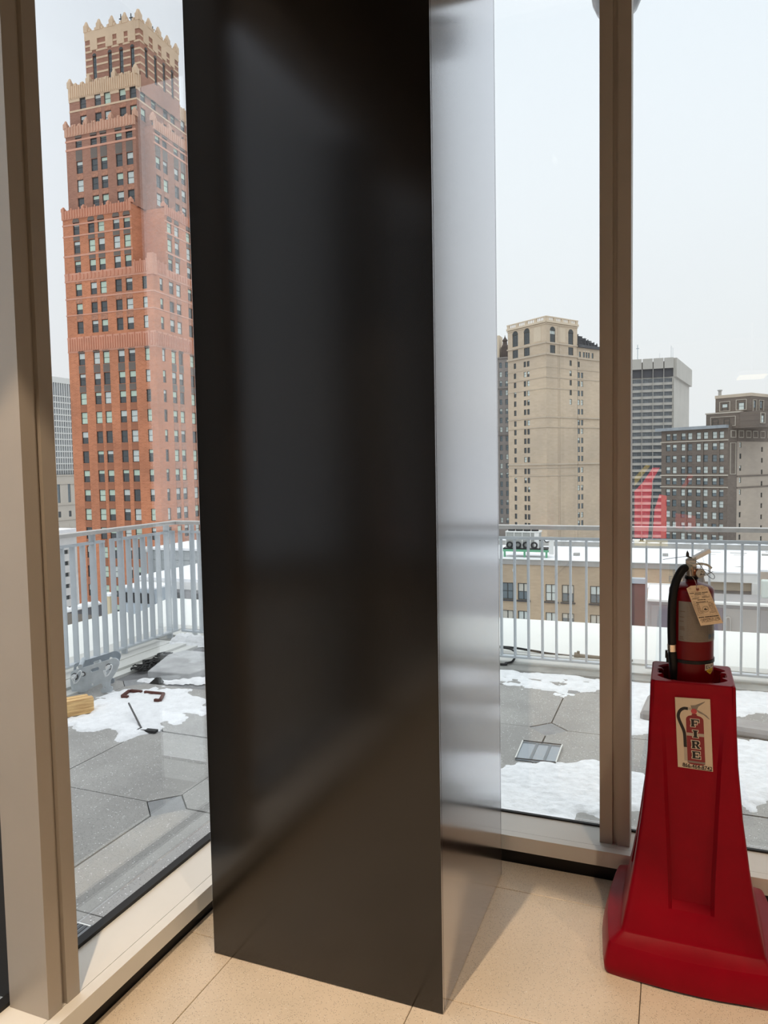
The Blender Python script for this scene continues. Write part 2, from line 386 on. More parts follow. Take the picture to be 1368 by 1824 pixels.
# backlit red display box at the back of the room, seen only as a reflection in the right window
db = thing('display_box', 'red and yellow backlit display box standing on the floor at the back of the room', 'display', (-.2, -6.0, 0))
put('cabinet', MB().box(-.66, .44, -6.26, -6.0, 0, 1.60), BLACK, db)
LITR = mat('lit_red_panel', (1, .02, .035), .5, emit=3.4); LITY = mat('lit_yellow_panel', (.9, .62, .02), .5, emit=1.5)
def lit(poly, m, nm): put(nm, MB().xprism(poly, -6.0, -5.992), m, db)
lit([(-.62, .36), (-.36, .36), (-.30, 1.22), (-.20, 1.42), (-.30, 1.42), (-.44, 1.2), (-.62, 1.0)], LITR, 'red_panel')
lit([(-.30, .36), (-.10, .36), (-.10, 1.0), (-.20, 1.02), (-.27, .8)], LITR, 'red_panel')
lit([(.02, .52), (.30, .46), (.30, .70), (.02, .74)], mat('dim_red_panel', (1, .05, .05), .5, emit=.7), 'red_panel')
lit([(-.62, 1.05), (-.48, 1.25), (-.33, 1.45), (-.39, 1.47), (-.55, 1.29), (-.62, 1.2)], LITY, 'yellow_stripe')
lit([(-.62, .24), (-.08, .24), (-.08, .33), (-.62, .33)], LITY, 'yellow_stripe')
lit([(.10, 1.12), (.16, 1.12), (.27, 1.30), (.20, 1.32)], mat('dim_red_panel', (1, .05, .05)), 'red_stripe')

# ================================================================== FIRE EXTINGUISHER STAND
SX, SY = .053, 2.385
st = thing('extinguisher_stand', 'red moulded plastic floor stand flaring to a wide base, holding the fire extinguisher', 'stand', (SX, SY, 0))
prof = [  # z, half width, panel depth, panel half width, bow, corner radius
    (.0, .230, 0, .07, .022, .014), (.008, .2345, 0, .07, .022, .014), (.030, .2365, 0, .07, .022, .014), (.082, .2265, 0, .07, .020, .014), (.0915, .2225, 0, .07, .019, .014),
    (.0955, .217, 0, .07, .017, .014), (.1115, .1945, 0, .062, .006, .014), (.1155, .192, 0, .062, .005, .014), (.125, .190, 0, .060, .004, .015), (.160, .1835, 0, .057, .002, .018), (.190, .1775, 0, .0555, 0, .016),
    (.199, .1757, .002, .0553, 0, .016), (.214, .1735, .025, .0557, 0, .015), (.277, .162, .0235, .057, 0, .014), (.34, .153, .0215, .060, 0, .013), (.40, .1455, .0195, .063, 0, .012),
    (.47, .1365, .0165, .066, 0, .012), (.547, .130, .014, .0695, 0, .012), (.626, .1232, .0095, .073, 0, .012), (.735, .1185, .0065, .079, 0, .011), (.82, .1158, .0038, .0845, 0, .011),
    (.845, .1153, .003, .086, 0, .011), (.852, .1145, .0, .086, 0, .011), (.8555, .111, .0, .086, 0, .010)]
def stand_ring(z, wd, dep, r, bow, cr):
    pts = []
    side = []
    for k in range(4):
        a = R_(90 * k / 3.0 * 1.0)
    ts = [-wd + cr, -(wd * .72 + r * .28), -(r + .006), -(r - .004), -r * .4, 0, r * .4, r - .004, r + .006, wd * .72 + r * .28, wd - cr]
    for i, t_ in enumerate(ts):
        d_ = dep if 3 <= i <= 7 else 0.0
        side.append((t_, wd - d_ + bow * (1 - (t_ / wd) ** 2)))
    e0 = bow * (1 - ((wd - cr) / wd) ** 2)
    corner = [(wd - cr + (cr + e0) * math.sin(R_(g)), wd - cr + (cr + e0) * math.cos(R_(g))) for g in (30, 60)]
    side = side + corner
    for q in range(4):                       # front (-y), right, back, left
        c_, s_ = math.cos(R_(90 * q)), math.sin(R_(90 * q))
        for t_, o_ in side:
            x, y = t_, -o_
            pts.append((SX + x * c_ - y * s_, SY + x * s_ + y * c_, z))
    return pts
m = MB(); rings = [stand_ring(*p) for p in prof]; n_ = len(rings[0])
# lift the middle of each lower edge so the stand rests on four corner feet
for k in (0,):
    rings[0] = [(x, y, 0.0 if min(abs(abs(x - SX)), abs(abs(y - SY))) > .155 else .009) for x, y, z in rings[0]]
vs = [v for r in rings for v in r]; fs = []
for i in range(len(rings) - 1):
    for k in range(n_):
        k2 = (k + 1) % n_; fs.append((i * n_ + k, i * n_ + k2, (i + 1) * n_ + k2, (i + 1) * n_ + k))
m.add(vs, fs)
def hole_r(a):
    c_, s_ = abs(math.cos(a)), abs(math.sin(a))
    r = min(.094 / max(c_, s_, 1e-6), .108)
    for d0, amp, wd in ((20, .016, .075), (160, .016, .075), (200, .016, .075), (340, .016, .075), (62, .010, .07), (118, .010, .07), (242, .006, .07), (298, .006, .07)):
        dd = (math.degrees(a) - d0 + 180) % 360 - 180
        r -= amp * math.exp(-(R_(dd) / wd) ** 2) if abs(dd) < 40 else 0
    return r
NA = 120; ro = []; ri = []; rw = []; rf = []
top_w = .111
for k in range(NA):
    a = 2 * math.pi * k / NA; c_, s_ = math.cos(a), math.sin(a)
    o_ = min(top_w / max(abs(c_), abs(s_)), top_w * 1.36); h = hole_r(a)
    ro.append((SX + o_ * c_, SY + o_ * s_, .8555)); ri.append((SX + (h + .004) * c_, SY + (h + .004) * s_, .8555))
    rw.append((SX + h * c_, SY + h * s_, .850)); rf.append((SX + h * .97 * c_, SY + h * .97 * s_, .695))
vs = ro + ri + rw + rf; fs = []
for a_, b_ in ((0, 1), (1, 2), (2, 3)):
    for k in range(NA):
        k2 = (k + 1) % NA; fs.append((a_ * NA + k, a_ * NA + k2, b_ * NA + k2, b_ * NA + k))
fs.append(tuple(3 * NA + k for k in range(NA)))
m.add(vs, fs)
RED.node_tree.nodes['Principled BSDF'].inputs['Sheen Weight'].default_value = .12
RED.node_tree.nodes['Principled BSDF'].inputs['Sheen Roughness'].default_value = .35
put('body', m, RED, st, shade=30)
# the fire sticker on the front panel
SLX0, SLZ0, SLW, SLH = .006, .810, .0945, .2075
def sp_(s, t_):                               # sticker coordinates -> x,z (slightly skewed as stuck on)
    return (SLX0 + SLW * s + .0095 * t_, SLZ0 - SLH * t_ + .003 * s * (1 - t_) - .002 * s * t_)
def sy_at(z): return 2.385 - (.1185 + (.735 - z) * .043) + .0065 + (.735 - z) * .03 - .0008
YS = 2.2725
def stk(poly, lift, mi_mat, name, parent):
    n = len(poly); P = [sp_(*p) for p in poly]
    mm = MB()
    yb = [2.2698 - lift for x, z in P]
    mm.add([(x, y, z) for (x, z), y in zip(P, yb)] + [(x, y + .0006, z) for (x, z), y in zip(P, yb)],
           [tuple(range(n)), tuple(range(2 * n - 1, n - 1, -1))] + [(i, n + i, n + (i + 1) % n, (i + 1) % n) for i in range(n)])
    o = put(name, mm, mi_mat, parent); return o
sk = put('sticker', MB().xprism([sp_(0, 0), sp_(1, 0), sp_(1, 1), sp_(0, 1)], 2.2690, 2.2755), CREAMP, st)
sk['label'] = 'cream sticker with a printed fire extinguisher and the word FIRE'
STR = mat('sticker_red', (.22, .015, .02), .6); STG = mat('sticker_grey', (.22, .19, .16), .6); STL = mat('sticker_silver', (.42, .36, .29), .6); STW = mat('sticker_white', (.66, .56, .44), .6)
def rib(path, w0):
    L_, R2 = [], []
    for i, p in enumerate(path):
        a = path[max(0, i - 1)]; b = path[min(len(path) - 1, i + 1)]
        dx, dy = (b[0] - a[0]) * .455, (b[1] - a[1]); l = math.hypot(dx, dy) or 1
        nx, ny = -dy / l * w0 / .455, dx / l * w0
        L_.append((p[0] + nx, p[1] + ny)); R2.append((p[0] - nx, p[1] - ny))
    return L_ + R2[::-1]
def strip(path, w0, lift, mm_, nm):
    P = rib(path, w0); n = len(path); mm = MB()
    q = [sp_(*p) for p in P]; vs = [(x, 2.2698 - lift, z) for x, z in q]
    mm.add(vs, [(i, i + 1, 2 * n - 2 - i, 2 * n - 1 - i) for i in range(n - 1)])
    return put(nm, mm, mm_, sk)
hose_p = [(v.x, v.y) for v in smooth([(.36, .148, 0), (.24, .148, 0), (.13, .185, 0), (.075, .25, 0), (.09, .31, 0), (.15, .385, 0), (.21, .46, 0), (.235, .53, 0), (.24, .70, 0)], 5)]
strip(hose_p, .021, .0010, INK, 'printed_hose')
strip([(.245, .705), (.245, .895)], .022, .0010, STL, 'printed_nozzle')
bodyp = [(.29, .30), (.305, .275), (.36, .25), (.46, .238), (.47, .215), (.60, .215), (.61, .238), (.71, .25), (.775, .275), (.79, .30), (.79, .915), (.72, .932), (.54, .94), (.36, .932), (.29, .915)]
stk(bodyp, .0012, STR, 'printed_cylinder', sk)
stk([(.29, .487), (.79, .487), (.79, .53), (.29, .53)], .0016, STL, 'printed_band', sk)
stk([(.30, .885), (.79, .885), (.79, .912), (.30, .912)], .0016, STG, 'printed_foot_band', sk)
stk([(.53 + .085 * math.cos(a * .5236), .178 + .037 * math.sin(a * .5236)) for a in range(12)], .0017, mat('sticker_gauge', (.45, .05, .06), .5), 'printed_gauge', sk)
stk([(.36, .13), (.45, .13), (.45, .165), (.36, .165)], .0014, STL, 'printed_coupling', sk)
stk([(.44, .10), (.56, .095), (.86, .03), (.84, .045), (.66, .11), (.62, .155), (.47, .155)], .0014, STG, 'printed_lever', sk)
stk([(.59, .15), (.72, .18), (.88, .225), (.97, .275), (.945, .275), (.80, .22), (.66, .195)], .0014, STG, 'printed_handle', sk)
# slab letters built from bars, white outline behind
def glyph(ch):
    if ch == 'F': return [[(.06, 0), (.40, 0), (.40, 1), (.06, 1)], [(0, 0), (.5, 0), (.5, .14), (0, .14)], [(0, .86), (1, .86), (1, 1), (0, 1)], [(.86, .62), (1, .62), (1, 1), (.86, 1)], [(.3, .42), (.72, .42), (.72, .56), (.3, .56)], [(.62, .33), (.74, .33), (.74, .66), (.62, .66)]]
    if ch == 'I': return [[(.3, 0), (.7, 0), (.7, 1), (.3, 1)], [(.18, 0), (.82, 0), (.82, .14), (.18, .14)], [(.18, .86), (.82, .86), (.82, 1), (.18, 1)]]
    if ch == 'R': return [[(.06, 0), (.38, 0), (.38, 1), (.06, 1)], [(0, 0), (.46, 0), (.46, .14), (0, .14)], [(0, .86), (.75, .86), (.88, .78), (.75, 1), (0, 1)], [(.62, .52), (.82, .55), (.95, .66), (.95, .84), (.82, .98), (.62, 1)], [(.3, .42), (.72, .42), (.84, .55), (.3, .58)], [(.45, .46), (.72, .46), (.95, .14), (.7, 0)], [(.66, 0), (1.03, 0), (1.03, .14), (.66, .14)]]
    return [[(.06, 0), (.40, 0), (.40, 1), (.06, 1)], [(0, 0), (1, 0), (1, .14), (0, .14)], [(0, .86), (.98, .86), (.98, 1), (0, 1)], [(.86, 0), (1, 0), (1, .36), (.86, .36)], [(.84, .66), (.98, .66), (.98, 1), (.84, 1)], [(.3, .43), (.70, .43), (.70, .57), (.3, .57)], [(.60, .34), (.72, .34), (.72, .66), (.60, .66)]]
for ch, t0, t1 in (('F', .29, .395), ('I', .445, .548), ('R', .593, .70), ('E', .742, .845)):
    s0, s1 = .425, .66
    for lay, grow, mt in ((0, 1, STW), (1, 0, INK)):
        mm = MB()
        for bi, poly in enumerate(glyph(ch)):
            cxp = sum(p[0] for p in poly) / len(poly); czp = sum(p[1] for p in poly) / len(poly)
            q = []
            for gx, gz in poly:
                if grow:
                    gx += .085 * (1 if gx > cxp else -1); gz += .085 * (1 if gz > czp else -1)
                q.append(sp_(s0 + (s1 - s0) * gx, t1 - (t1 - t0) * gz))
            lift = (.0021 if lay == 0 else .0027) + bi * .00002
            mm.add([(x, 2.2698 - lift, z) for x, z in q], [tuple(range(len(q)))])
        put('letter_outline' if lay == 0 else 'letter', mm, mt, sk)
tx, tz = sp_(.56, .962)
me = text_mesh('866-464-8742', .0155, sx_=.92, offset=.0002); me.transform(Matrix.Rotation(R_(2.2), 4, 'Y')); put('phone_number', me, INK, sk, (tx, 2.2686, tz))
tx, tz = sp_(.56, .987)
rnd = random.Random(3); mm = MB(); xx = -.036
while xx < .036:
    wl = rnd.uniform(.0015, .004); mm.box(xx, xx + wl, 0, .0003, -.0009, .0009); xx += wl + .0012
mm.v = [(x, y, z - x * .05) for x, y, z in mm.v]
put('small_print', mm, INK, sk, (tx, 2.2686, tz))

# ================================================================== FIRE EXTINGUISHER
EX, EY, ER = .051, 2.385, .0635
fx = thing('fire_extinguisher', 'red fire extinguisher with black hose standing in the red plastic stand', 'fire extinguisher', (EX, EY, .697))
put('cylinder', MB().lathe([(.001, .70), (.055, .70), (.0615, .703), (ER, .712), (ER, 1.108), (.0628, 1.116), (.060, 1.1215), (.052, 1.1275), (.038, 1.132), (.024, 1.136), (.0175, 1.139), (.0165, 1.146), (.0165, 1.152), (.001, 1.152)], (EX, EY), 48), REDPAINT, fx, shade=40)
put('neck_collar', MB().lathe([(.001, 1.146), (.0195, 1.146), (.0195, 1.152), (.0175, 1.155), (.001, 1.155)], (EX, EY), 24), RUBBER, fx, shade=40)
# valve: hexagonal body, side port towards the hose, head block
vb = MB().lathe([(.001, 1.155), (.0165, 1.155), (.0175, 1.160), (.0175, 1.172), (.0155, 1.176), (.0155, 1.186), (.001, 1.186)], (EX, EY), 10)
vb.box(EX - .017, EX + .013, EY - .013, EY + .013, 1.184, 1.203)
vb.add([(EX - .017, EY - .013, 1.203), (EX + .013, EY - .013, 1.203), (EX + .013, EY + .013, 1.203), (EX - .017, EY + .013, 1.203), (EX - .008, EY - .011, 1.211), (EX + .012, EY - .011, 1.212), (EX + .012, EY + .011, 1.212), (EX - .008, EY + .011, 1.211)],
       [(4, 5, 6, 7), (0, 1, 5, 4), (1, 2, 6, 5), (2, 3, 7, 6), (3, 0, 4, 7)])
bevel(put('valve_body', vb, CHROME, fx, shade=35), .0012, 2)
put('hose_port', MB().cyl((EX - .004, EY - .008, 1.182), (EX - .020, EY - .022, 1.1825), .0105, 14), CHROME, fx, shade=40)
put('pin_sleeve', MB().cyl((EX + .003, EY - .0165, 1.157), (EX + .001, EY - .0165, 1.184), .0032, 10), mat('tan_metal', (.55, .42, .3), .35, .8), fx, shade=40)
# discharge lever: flat channel rising to the right; carrying handle below it
lev = MB()
a_, b_ = Vector((EX + .000, EY, 1.209)), Vector((EX + .047, EY + .012, 1.236)); ax = (b_ - a_).normalized(); ay = Vector((-.25, 1, 0)).normalized(); az = ax.cross(ay)
lev.obox((a_ + b_) / 2, ax, ay, az, (b_ - a_).length / 2, .0125, .0016)
for s in (-1, 1): lev.obox((a_ + b_) / 2 + ay * .0115 * s - az * .005, ax, ay, az, (b_ - a_).length / 2, .0012, .005)
bevel(put('lever', lev, WHITEM, fx, shade=35), .001, 2)
hd_ = MB(); hd_.tube(smooth([(EX + .010, EY, 1.190), (EX + .026, EY + .006, 1.192), (EX + .045, EY + .012, 1.187), (EX + .056, EY + .016, 1.178)], 4), .0035, 8)
put('carrying_handle', hd_, CHROME, fx, shade=True)
# pull pin with ring
ring = [(.0885 + .0135 * math.cos(2 * math.pi * k / 28), EY - .028 + .004 * math.cos(2 * math.pi * k / 28), 1.179 + .0175 * math.sin(2 * math.pi * k / 28)) for k in range(28)]
pp = MB().tube(ring, .0011, 6, closed=True); pp.cyl((EX - .006, EY - .020, 1.196), (.078, EY - .030, 1.193), .0016, 8)
put('pull_pin', pp, CHROME, fx, shade=True)
# pressure gauge facing front right
gd_ = Vector((.42, -.90, .06)).normalized(); gp = Vector((EX + .019, EY - .012, 1.1655))
gg = put('pressure_gauge', MB().cyl(gp - gd_ * .004, gp + gd_ * .013, .0140, 24), COPPER, fx, shade=40)
put('gauge_rim', MB().tube([gp + gd_ * .0135 + Vector((gd_.y, -gd_.x, 0)).normalized() * .0125 * math.cos(2 * math.pi * k / 24) + Vector((0, 0, 1)) * .0125 * math.sin(2 * math.pi * k / 24) for k in range(24)], .0017, 6, closed=True), CHROME, gg)
put('gauge_dial', MB().cyl(gp + gd_ * .0125, gp + gd_ * .0134, .0112, 24), mat('dial_white', (.6, .58, .55), .4), gg)
put('gauge_needle', MB().cyl(gp + gd_ * .0139 + Vector((0, 0, -.005)), gp + gd_ * .0139 + Vector((.003, 0, .007)), .0009, 6), INK, gg)
# wire loops and the tamper seal
wl = MB().tube(smooth([(EX + .004, EY - .022, 1.207), (EX + .018, EY - .030, 1.199), (EX + .024, EY - .032, 1.190), (EX + .034, EY - .034, 1.176), (EX + .046, EY - .034, 1.160), (EX + .059, EY - .032, 1.152), (EX + .062, EY - .03, 1.161), (EX + .052, EY - .03, 1.172), (EX + .040, EY - .03, 1.178), (EX + .022, EY - .03, 1.181)], 5), .00085, 5)
wl.tube(smooth([(EX - .018, EY - .026, 1.160), (EX - .004, EY - .032, 1.156), (EX + .012, EY - .03, 1.157)], 4), .0008, 5)
wl.tube(smooth([(EX + .022, EY - .03, 1.162), (EX + .045, EY - .034, 1.168), (EX + .058, EY - .036, 1.175)], 4), .0008, 5)
put('seal_wire', wl, mat('dark_wire', (.06, .05, .05), .5, .6), fx)
sl = MB(); sl.xprism([(.0345, 1.216), (.0375, 1.2135), (.051, 1.2105), (.0515, 1.213), (.044, 1.216), (.0432, 1.225), (.0385, 1.234), (.0355, 1.226)], EY - .019, EY - .015)
put('tamper_seal', sl, BLACK, fx)
put('seal_tail', MB().tube(smooth([(.036, EY - .017, 1.2150), (.015, EY - .020, 1.2125), (-.010, EY - .023, 1.2085), (-.030, EY - .025, 1.2050)], 4), .0008, 5), BLACK, fx)
# hose with ferrule and nozzle
hp = smooth([(EX - .018, EY - .022, 1.182), (EX - .026, EY - .034, 1.177), (EX - .038, EY - .045, 1.158), (EX - .046, EY - .052, 1.135), (EX - .0515, EY - .055, 1.105), (EX - .0545, EY - .055, 1.065), (EX - .0555, EY - .054, 1.02), (EX - .0545, EY - .052, .97), (EX - .053, EY - .0495, .93), (EX - .051, EY - .047, .90)], 5)
put('hose', MB().tube(hp, .0122, 16), RUBBER, fx, shade=True)
put('hose_ferrule', MB().cyl((EX - .0535, EY - .0505, .932), (EX - .0543, EY - .0515, .953), .0133, 18), mat('brass_ferrule', (.75, .62, .5), .25, 1.0), fx, shade=40)
put('nozzle', MB().tube([(EX - .052, EY - .0485, .915), (EX - .0505, EY - .047, .90), (EX - .049, EY - .045, .87), (EX - .047, EY - .042, .842)], [.0128, .0128, .0125, .0105], 16), RUBBER, fx, shade=40)
# strap with buckle
def cyl_band(z0, z1, a0, a1, r, th, n=24):
    mm = MB(); vs = []
    for k in range(n + 1):
        a = a0 + (a1 - a0) * k / n
        for rr, zz in ((r, z0), (r + th, z0), (r + th, z1), (r, z1)): vs.append((EX + rr * math.cos(a), EY + rr * math.sin(a), zz))
    fs = [(k * 4 + i, k * 4 + (i + 1) % 4, k * 4 + 4 + (i + 1) % 4, k * 4 + 4 + i) for k in range(n) for i in range(4)]
    mm.add(vs, fs + [(0, 3, 2, 1), (n * 4, n * 4 + 1, n * 4 + 2, n * 4 + 3)]); return mm
put('strap', cyl_band(.899, .909, R_(0), R_(359), ER + .0002, .0022, 48), RUBBER, fx, shade=40)
bk = MB().box(EX - .070, EX - .052, EY - .040, EY - .020, .893, .919); bk.box(EX - .073, EX - .066, EY - .036, EY - .026, .905, .928)
put('strap_buckle', bk, RUBBER, fx)
# printed label wrapped round the cylinder
LAB = mat('silver_label', (.20, .18, .155), .45, .25, var=.06, scale=40)
lb = put('label_plate', cyl_band(.9655, 1.0855, R_(236), R_(372), ER + .0003, .0005, 40), LAB, fx, shade=40)
lb['label'] = 'silver grey instruction label wrapped round the cylinder'
rnd = random.Random(5); mm = MB()
def wrap_bar(mm, a0, a1, z0, z1, r=ER + .0011):
    n = max(2, int((a1 - a0) / R_(5)) + 1); vs = []
    for k in range(n): 
        a = a0 + (a1 - a0) * k / (n - 1); vs += [(EX + r * math.cos(a), EY + r * math.sin(a), z0), (EX + r * math.cos(a), EY + r * math.sin(a), z1)]
    mm.add(vs, [(2 * k, 2 * k + 2, 2 * k + 3, 2 * k + 1) for k in range(n - 1)])
z = 1.0815
while z > .970:
    a = R_(239); wide = rnd.random() < .8
    if rnd.random() < .42:
        wrap_bar(mm, a, a + R_(rnd.uniform(9, 15)), z - .0022, z)
    a = R_(258)
    while a < R_(306):
        wl_ = R_(rnd.uniform(3, 10)); wrap_bar(mm, a, min(a + wl_, R_(308)), z - .0007, z); a += wl_ + R_(rnd.uniform(.6, 1.6))
    z -= .0042
wrap_bar(mm, R_(312), R_(312.8), .966, 1.02)
for zz in (1.012, 1.007, 1.002): wrap_bar(mm, R_(318), R_(334), zz - .0012, zz)
put('label_print', mm, FADED, lb, kind='stuff')
BLUEI = mat('blue_pictogram', (.05, .12, .22), .5)
for a0 in (317, 333):
    mm = MB(); wrap_bar(mm, R_(a0), R_(a0 + 11), .974, .9752); wrap_bar(mm, R_(a0), R_(a0 + 11), .9865, .9878); wrap_bar(mm, R_(a0), R_(a0 + 1.6), .974, .9878); wrap_bar(mm, R_(a0 + 9.4), R_(a0 + 11), .974, .9878)
    wrap_bar(mm, R_(a0 + 3.4), R_(a0 + 5), .976, .986); wrap_bar(mm, R_(a0 + 5), R_(a0 + 8.4), .979, .9845)
    put('pictogram', mm, BLUEI, lb)
# small white and yellow shield sticker under the strap
ss = MB(); wrap_bar(ss, R_(306), R_(338), .8795, .8985, ER + .0008)
sw = put('shield_sticker', ss, mat('shield_white', (.68, .64, .55), .5), fx)
mm = MB(); n = 7; vs = []
for k in range(n):
    a = R_(311 + 26 * k / (n - 1)); f_ = abs(k - 3) / 3.0
    for zz in (.866 + .010 * f_, .8815 + .004 * (k / 6)): vs.append((EX + (ER + .0012) * math.cos(a), EY + (ER + .0012) * math.sin(a), zz))
mm.add(vs, [(2 * k, 2 * k + 2, 2 * k + 3, 2 * k + 1) for k in range(n - 1)]); put('shield_yellow', mm, mat('shield_yellow', (.62, .42, .03), .5), sw)
mm = MB(); A0 = 309
for a0, a1, z0, z1 in ((0, 1.6, 0, 10), (0, 6, 0, 1.8), (0, 5.4, 4.2, 5.8), (0, 6, 8.2, 10), (8.5, 10.1, 0, 10), (8.5, 14.5, 0, 1.8), (17, 18.4, 1, 9), (20, 21.4, 2, 10), (22.5, 25, 3, 6)):
    wrap_bar(mm, R_(A0 + a0), R_(A0 + a1), .8845 + z0 * .00105 + a0 * .00008, .8845 + z1 * .00105 + a0 * .00008, ER + .0014)
put('shield_letters', mm, INK, sw)
mm = MB(); wrap_bar(mm, R_(318), R_(331), .8745, .8765, ER + .0016); put('shield_print', mm, mat('shield_brown', (.25, .13, .02), .5), sw)

# inspection tag hanging from the valve
tg = thing('inspection_tag', 'cream paper inspection tag with red eyelet hanging from the extinguisher valve', 'tag', (.062, EY - .07, 1.13))
TY = EY - .072
corners = [(.0335, 1.133), (.082, 1.1425), (.091, 1.138), (.135, 1.030), (.100, 1.0215), (.076, 1.0175), (.074, 1.0205)]
def tq(s, t_):                                # tag coordinates: s across, t down
    tl, tr, br, bl = (.0335, 1.1335), (.0905, 1.1405), (.135, 1.0305), (.0755, 1.0185)
    return tuple((tl[i] * (1 - s) + tr[i] * s) * (1 - t_) + (bl[i] * (1 - s) + br[i] * s) * t_ for i in (0, 1))
mm = MB(); nn = 9; vs = []
def ty_(t_): return TY - .010 * math.sin(t_ * 2.6) * .6
pl = [(0.0, .05), (.07, 0), (.93, 0), (1, .05)]
rows = 8
for k in range(rows + 1):
    t_ = k / rows
    for s in (0, .25, .5, .75, 1):
        tt = t_ if k else (.06 if s in (0, 1) else 0)
        x, z = tq(s, tt); vs.append((x, ty_(tt), z))
nv = len(vs); vs2 = vs + [(x, y + .0008, z) for x, y, z in vs]; fs = []
for k in range(rows):
    for i in range(4):
        q = (k * 5 + i, k * 5 + i + 1, k * 5 + 6 + i, k * 5 + 5 + i); fs.append(q[::-1]); fs.append(tuple(v + nv for v in q))
for k in range(rows):
    for i in (0, 4): fs.append((k * 5 + i, k * 5 + 5 + i, k * 5 + 5 + i + nv, k * 5 + i + nv))
mm.add(vs2, fs); tp = put('paper', mm, PAPER, tg, shade=40)
x, z = tq(.5, .095)
put('eyelet', MB().cyl((x, TY - .0002, z), (x, TY - .0042, z), .0043, 18), mat('eyelet_red', (.30, .09, .05), .6), tg)
put('eyelet_hole', MB().cyl((x, TY - .0040, z), (x, TY - .0048, z), .0014, 12), INK, tg)
put('string', MB().tube(smooth([(x, TY - .004, z), (x - .003, TY - .002, 1.138), (x - .008, EY - .045, 1.150), (EX - .003, EY - .022, 1.160)], 5), .0007, 5), mat('white_string', (.7, .68, .62), .8), tg)
rnd = random.Random(11); mm = MB(); mb_ = MB()
def bar(mm, s0, s1, t0, t1, sk_=-.055):
    q = [(s0, t0), (s1, t0), (s1, t1), (s0, t1)]
    P = [(tq(s, t_), ty_(t_)) for s, t_ in q]; mm.add([(p[0], y - .0009, p[1]) for p, y in P], [(3, 2, 1, 0)])
def greek(mm, s0, s1, t, h, dens=.8, wmin=.012, wmax=.05):
    s = s0
    while s < s1:
        wl_ = rnd.uniform(wmin, wmax)
        if rnd.random() < dens: bar(mm, s, min(s + wl_, s1), t - h / 2 + rnd.uniform(-.002, .002), t + h / 2)
        s += wl_ + .009
greek(mb_, .06, .92, .185, .016, .97, .02, .06); greek(mb_, .26, .74, .222, .014, .97, .02, .05)
for t_, a, b in ((.05, .08, .22), (.075, .10, .24), (.045, .68, .92), (.065, .66, .94), (.09, .66, .92), (.115, .68, .9), (.15, .06, .5), (.26, .08, .42), (.26, .52, .95), (.285, .12, .44), (.285, .5, .93), (.335, .06, .3), (.37, .6, .95), (.395, .05, .2)):
    greek(mm, a, b, t_, .006, .85)
greek(mb_, .10, .42, .315, .012, .95, .02, .05); greek(mb_, .55, .90, .305, .012, .95, .02, .05); greek(mb_, .26, .66, .36, .017, .97, .015, .04)
greek(mb_, .20, .74, .415, .018, .95, .015, .04)
for k in range(15):
    t_ = .45 + k * .0185
    greek(mm, .12, .36 if k > 9 else .30, t_, .007, .9, .01, .03); greek(mm, .70 if k < 12 else .6, .93, t_, .007, .9, .01, .03)
for a, b, c_, d_ in ((.08, .93, .435, .439), (.08, .93, .745, .749), (.08, .086, .44, .745), (.925, .931, .44, .745), (.04, .05, .43, .75)): bar(mm, a, b, c_, d_)
greek(mb_, .05, .95, .795, .026, .97, .015, .035)
for t_ in (.835, .855, .875, .895, .915): greek(mm, .08, .94, t_, .010, .75, .012, .035)
put('fine_print', mm, FADED, tp, kind='stuff'); put('bold_print', mb_, mat('dark_print', (.05, .035, .03), .8), tp, kind='stuff')
x, z = tq(.50, .60); yy = ty_(.6) - .0012
put('seal_circle', MB().tube([(x + .0085 * math.cos(k * .2618), yy, z + .0085 * math.sin(k * .2618)) for k in range(24)], .0004, 4, closed=True), FADED, tp)
put('seal_mark', MB().xprism([(x - .005, z - .001), (x - .001, z - .003), (x + .004, z - .002), (x + .006, z + .001), (x + .001, z), (x - .0005, z + .0045), (x - .002, z + .001)], yy - .0003, yy), INK, tp)

# ================================================================== TERRACE
K = 1.045; TZ = -.13
def T(x, y, z=None):                           # plan measured on a slightly higher floor, carried down to the real one
    return (x * K, y * K) if z is None else (x * K, y * K, 1.5 + (z - 1.5) * K)
td = struct('terrace_floor')
put('bedding', MB().box(-7, -1.74, -9, 6.6, -.40, -.165), JOINT, td)
put('bedding', MB().box(-1.74, 7, 2.955, 6.6, -.40, -.165), JOINT, td)
NX, NY, PX, PY, HD = -2.299, 2.830, .794, .820, .119
def clip(poly, ax, lim, keep_less):
    o = []
    for i in range(len(poly)):
        a, b = poly[i], poly[(i + 1) % len(poly)]
        ia = (a[ax] <= lim) if keep_less else (a[ax] >= lim); ib = (b[ax] <= lim) if keep_less else (b[ax] >= lim)
        if ia: o.append(a)
        if ia != ib:
            t_ = (lim - a[ax]) / (b[ax] - a[ax]); o.append((a[0] + t_ * (b[0] - a[0]), a[1] + t_ * (b[1] - a[1])))
    return o
g = .0045
rnd = random.Random(2)
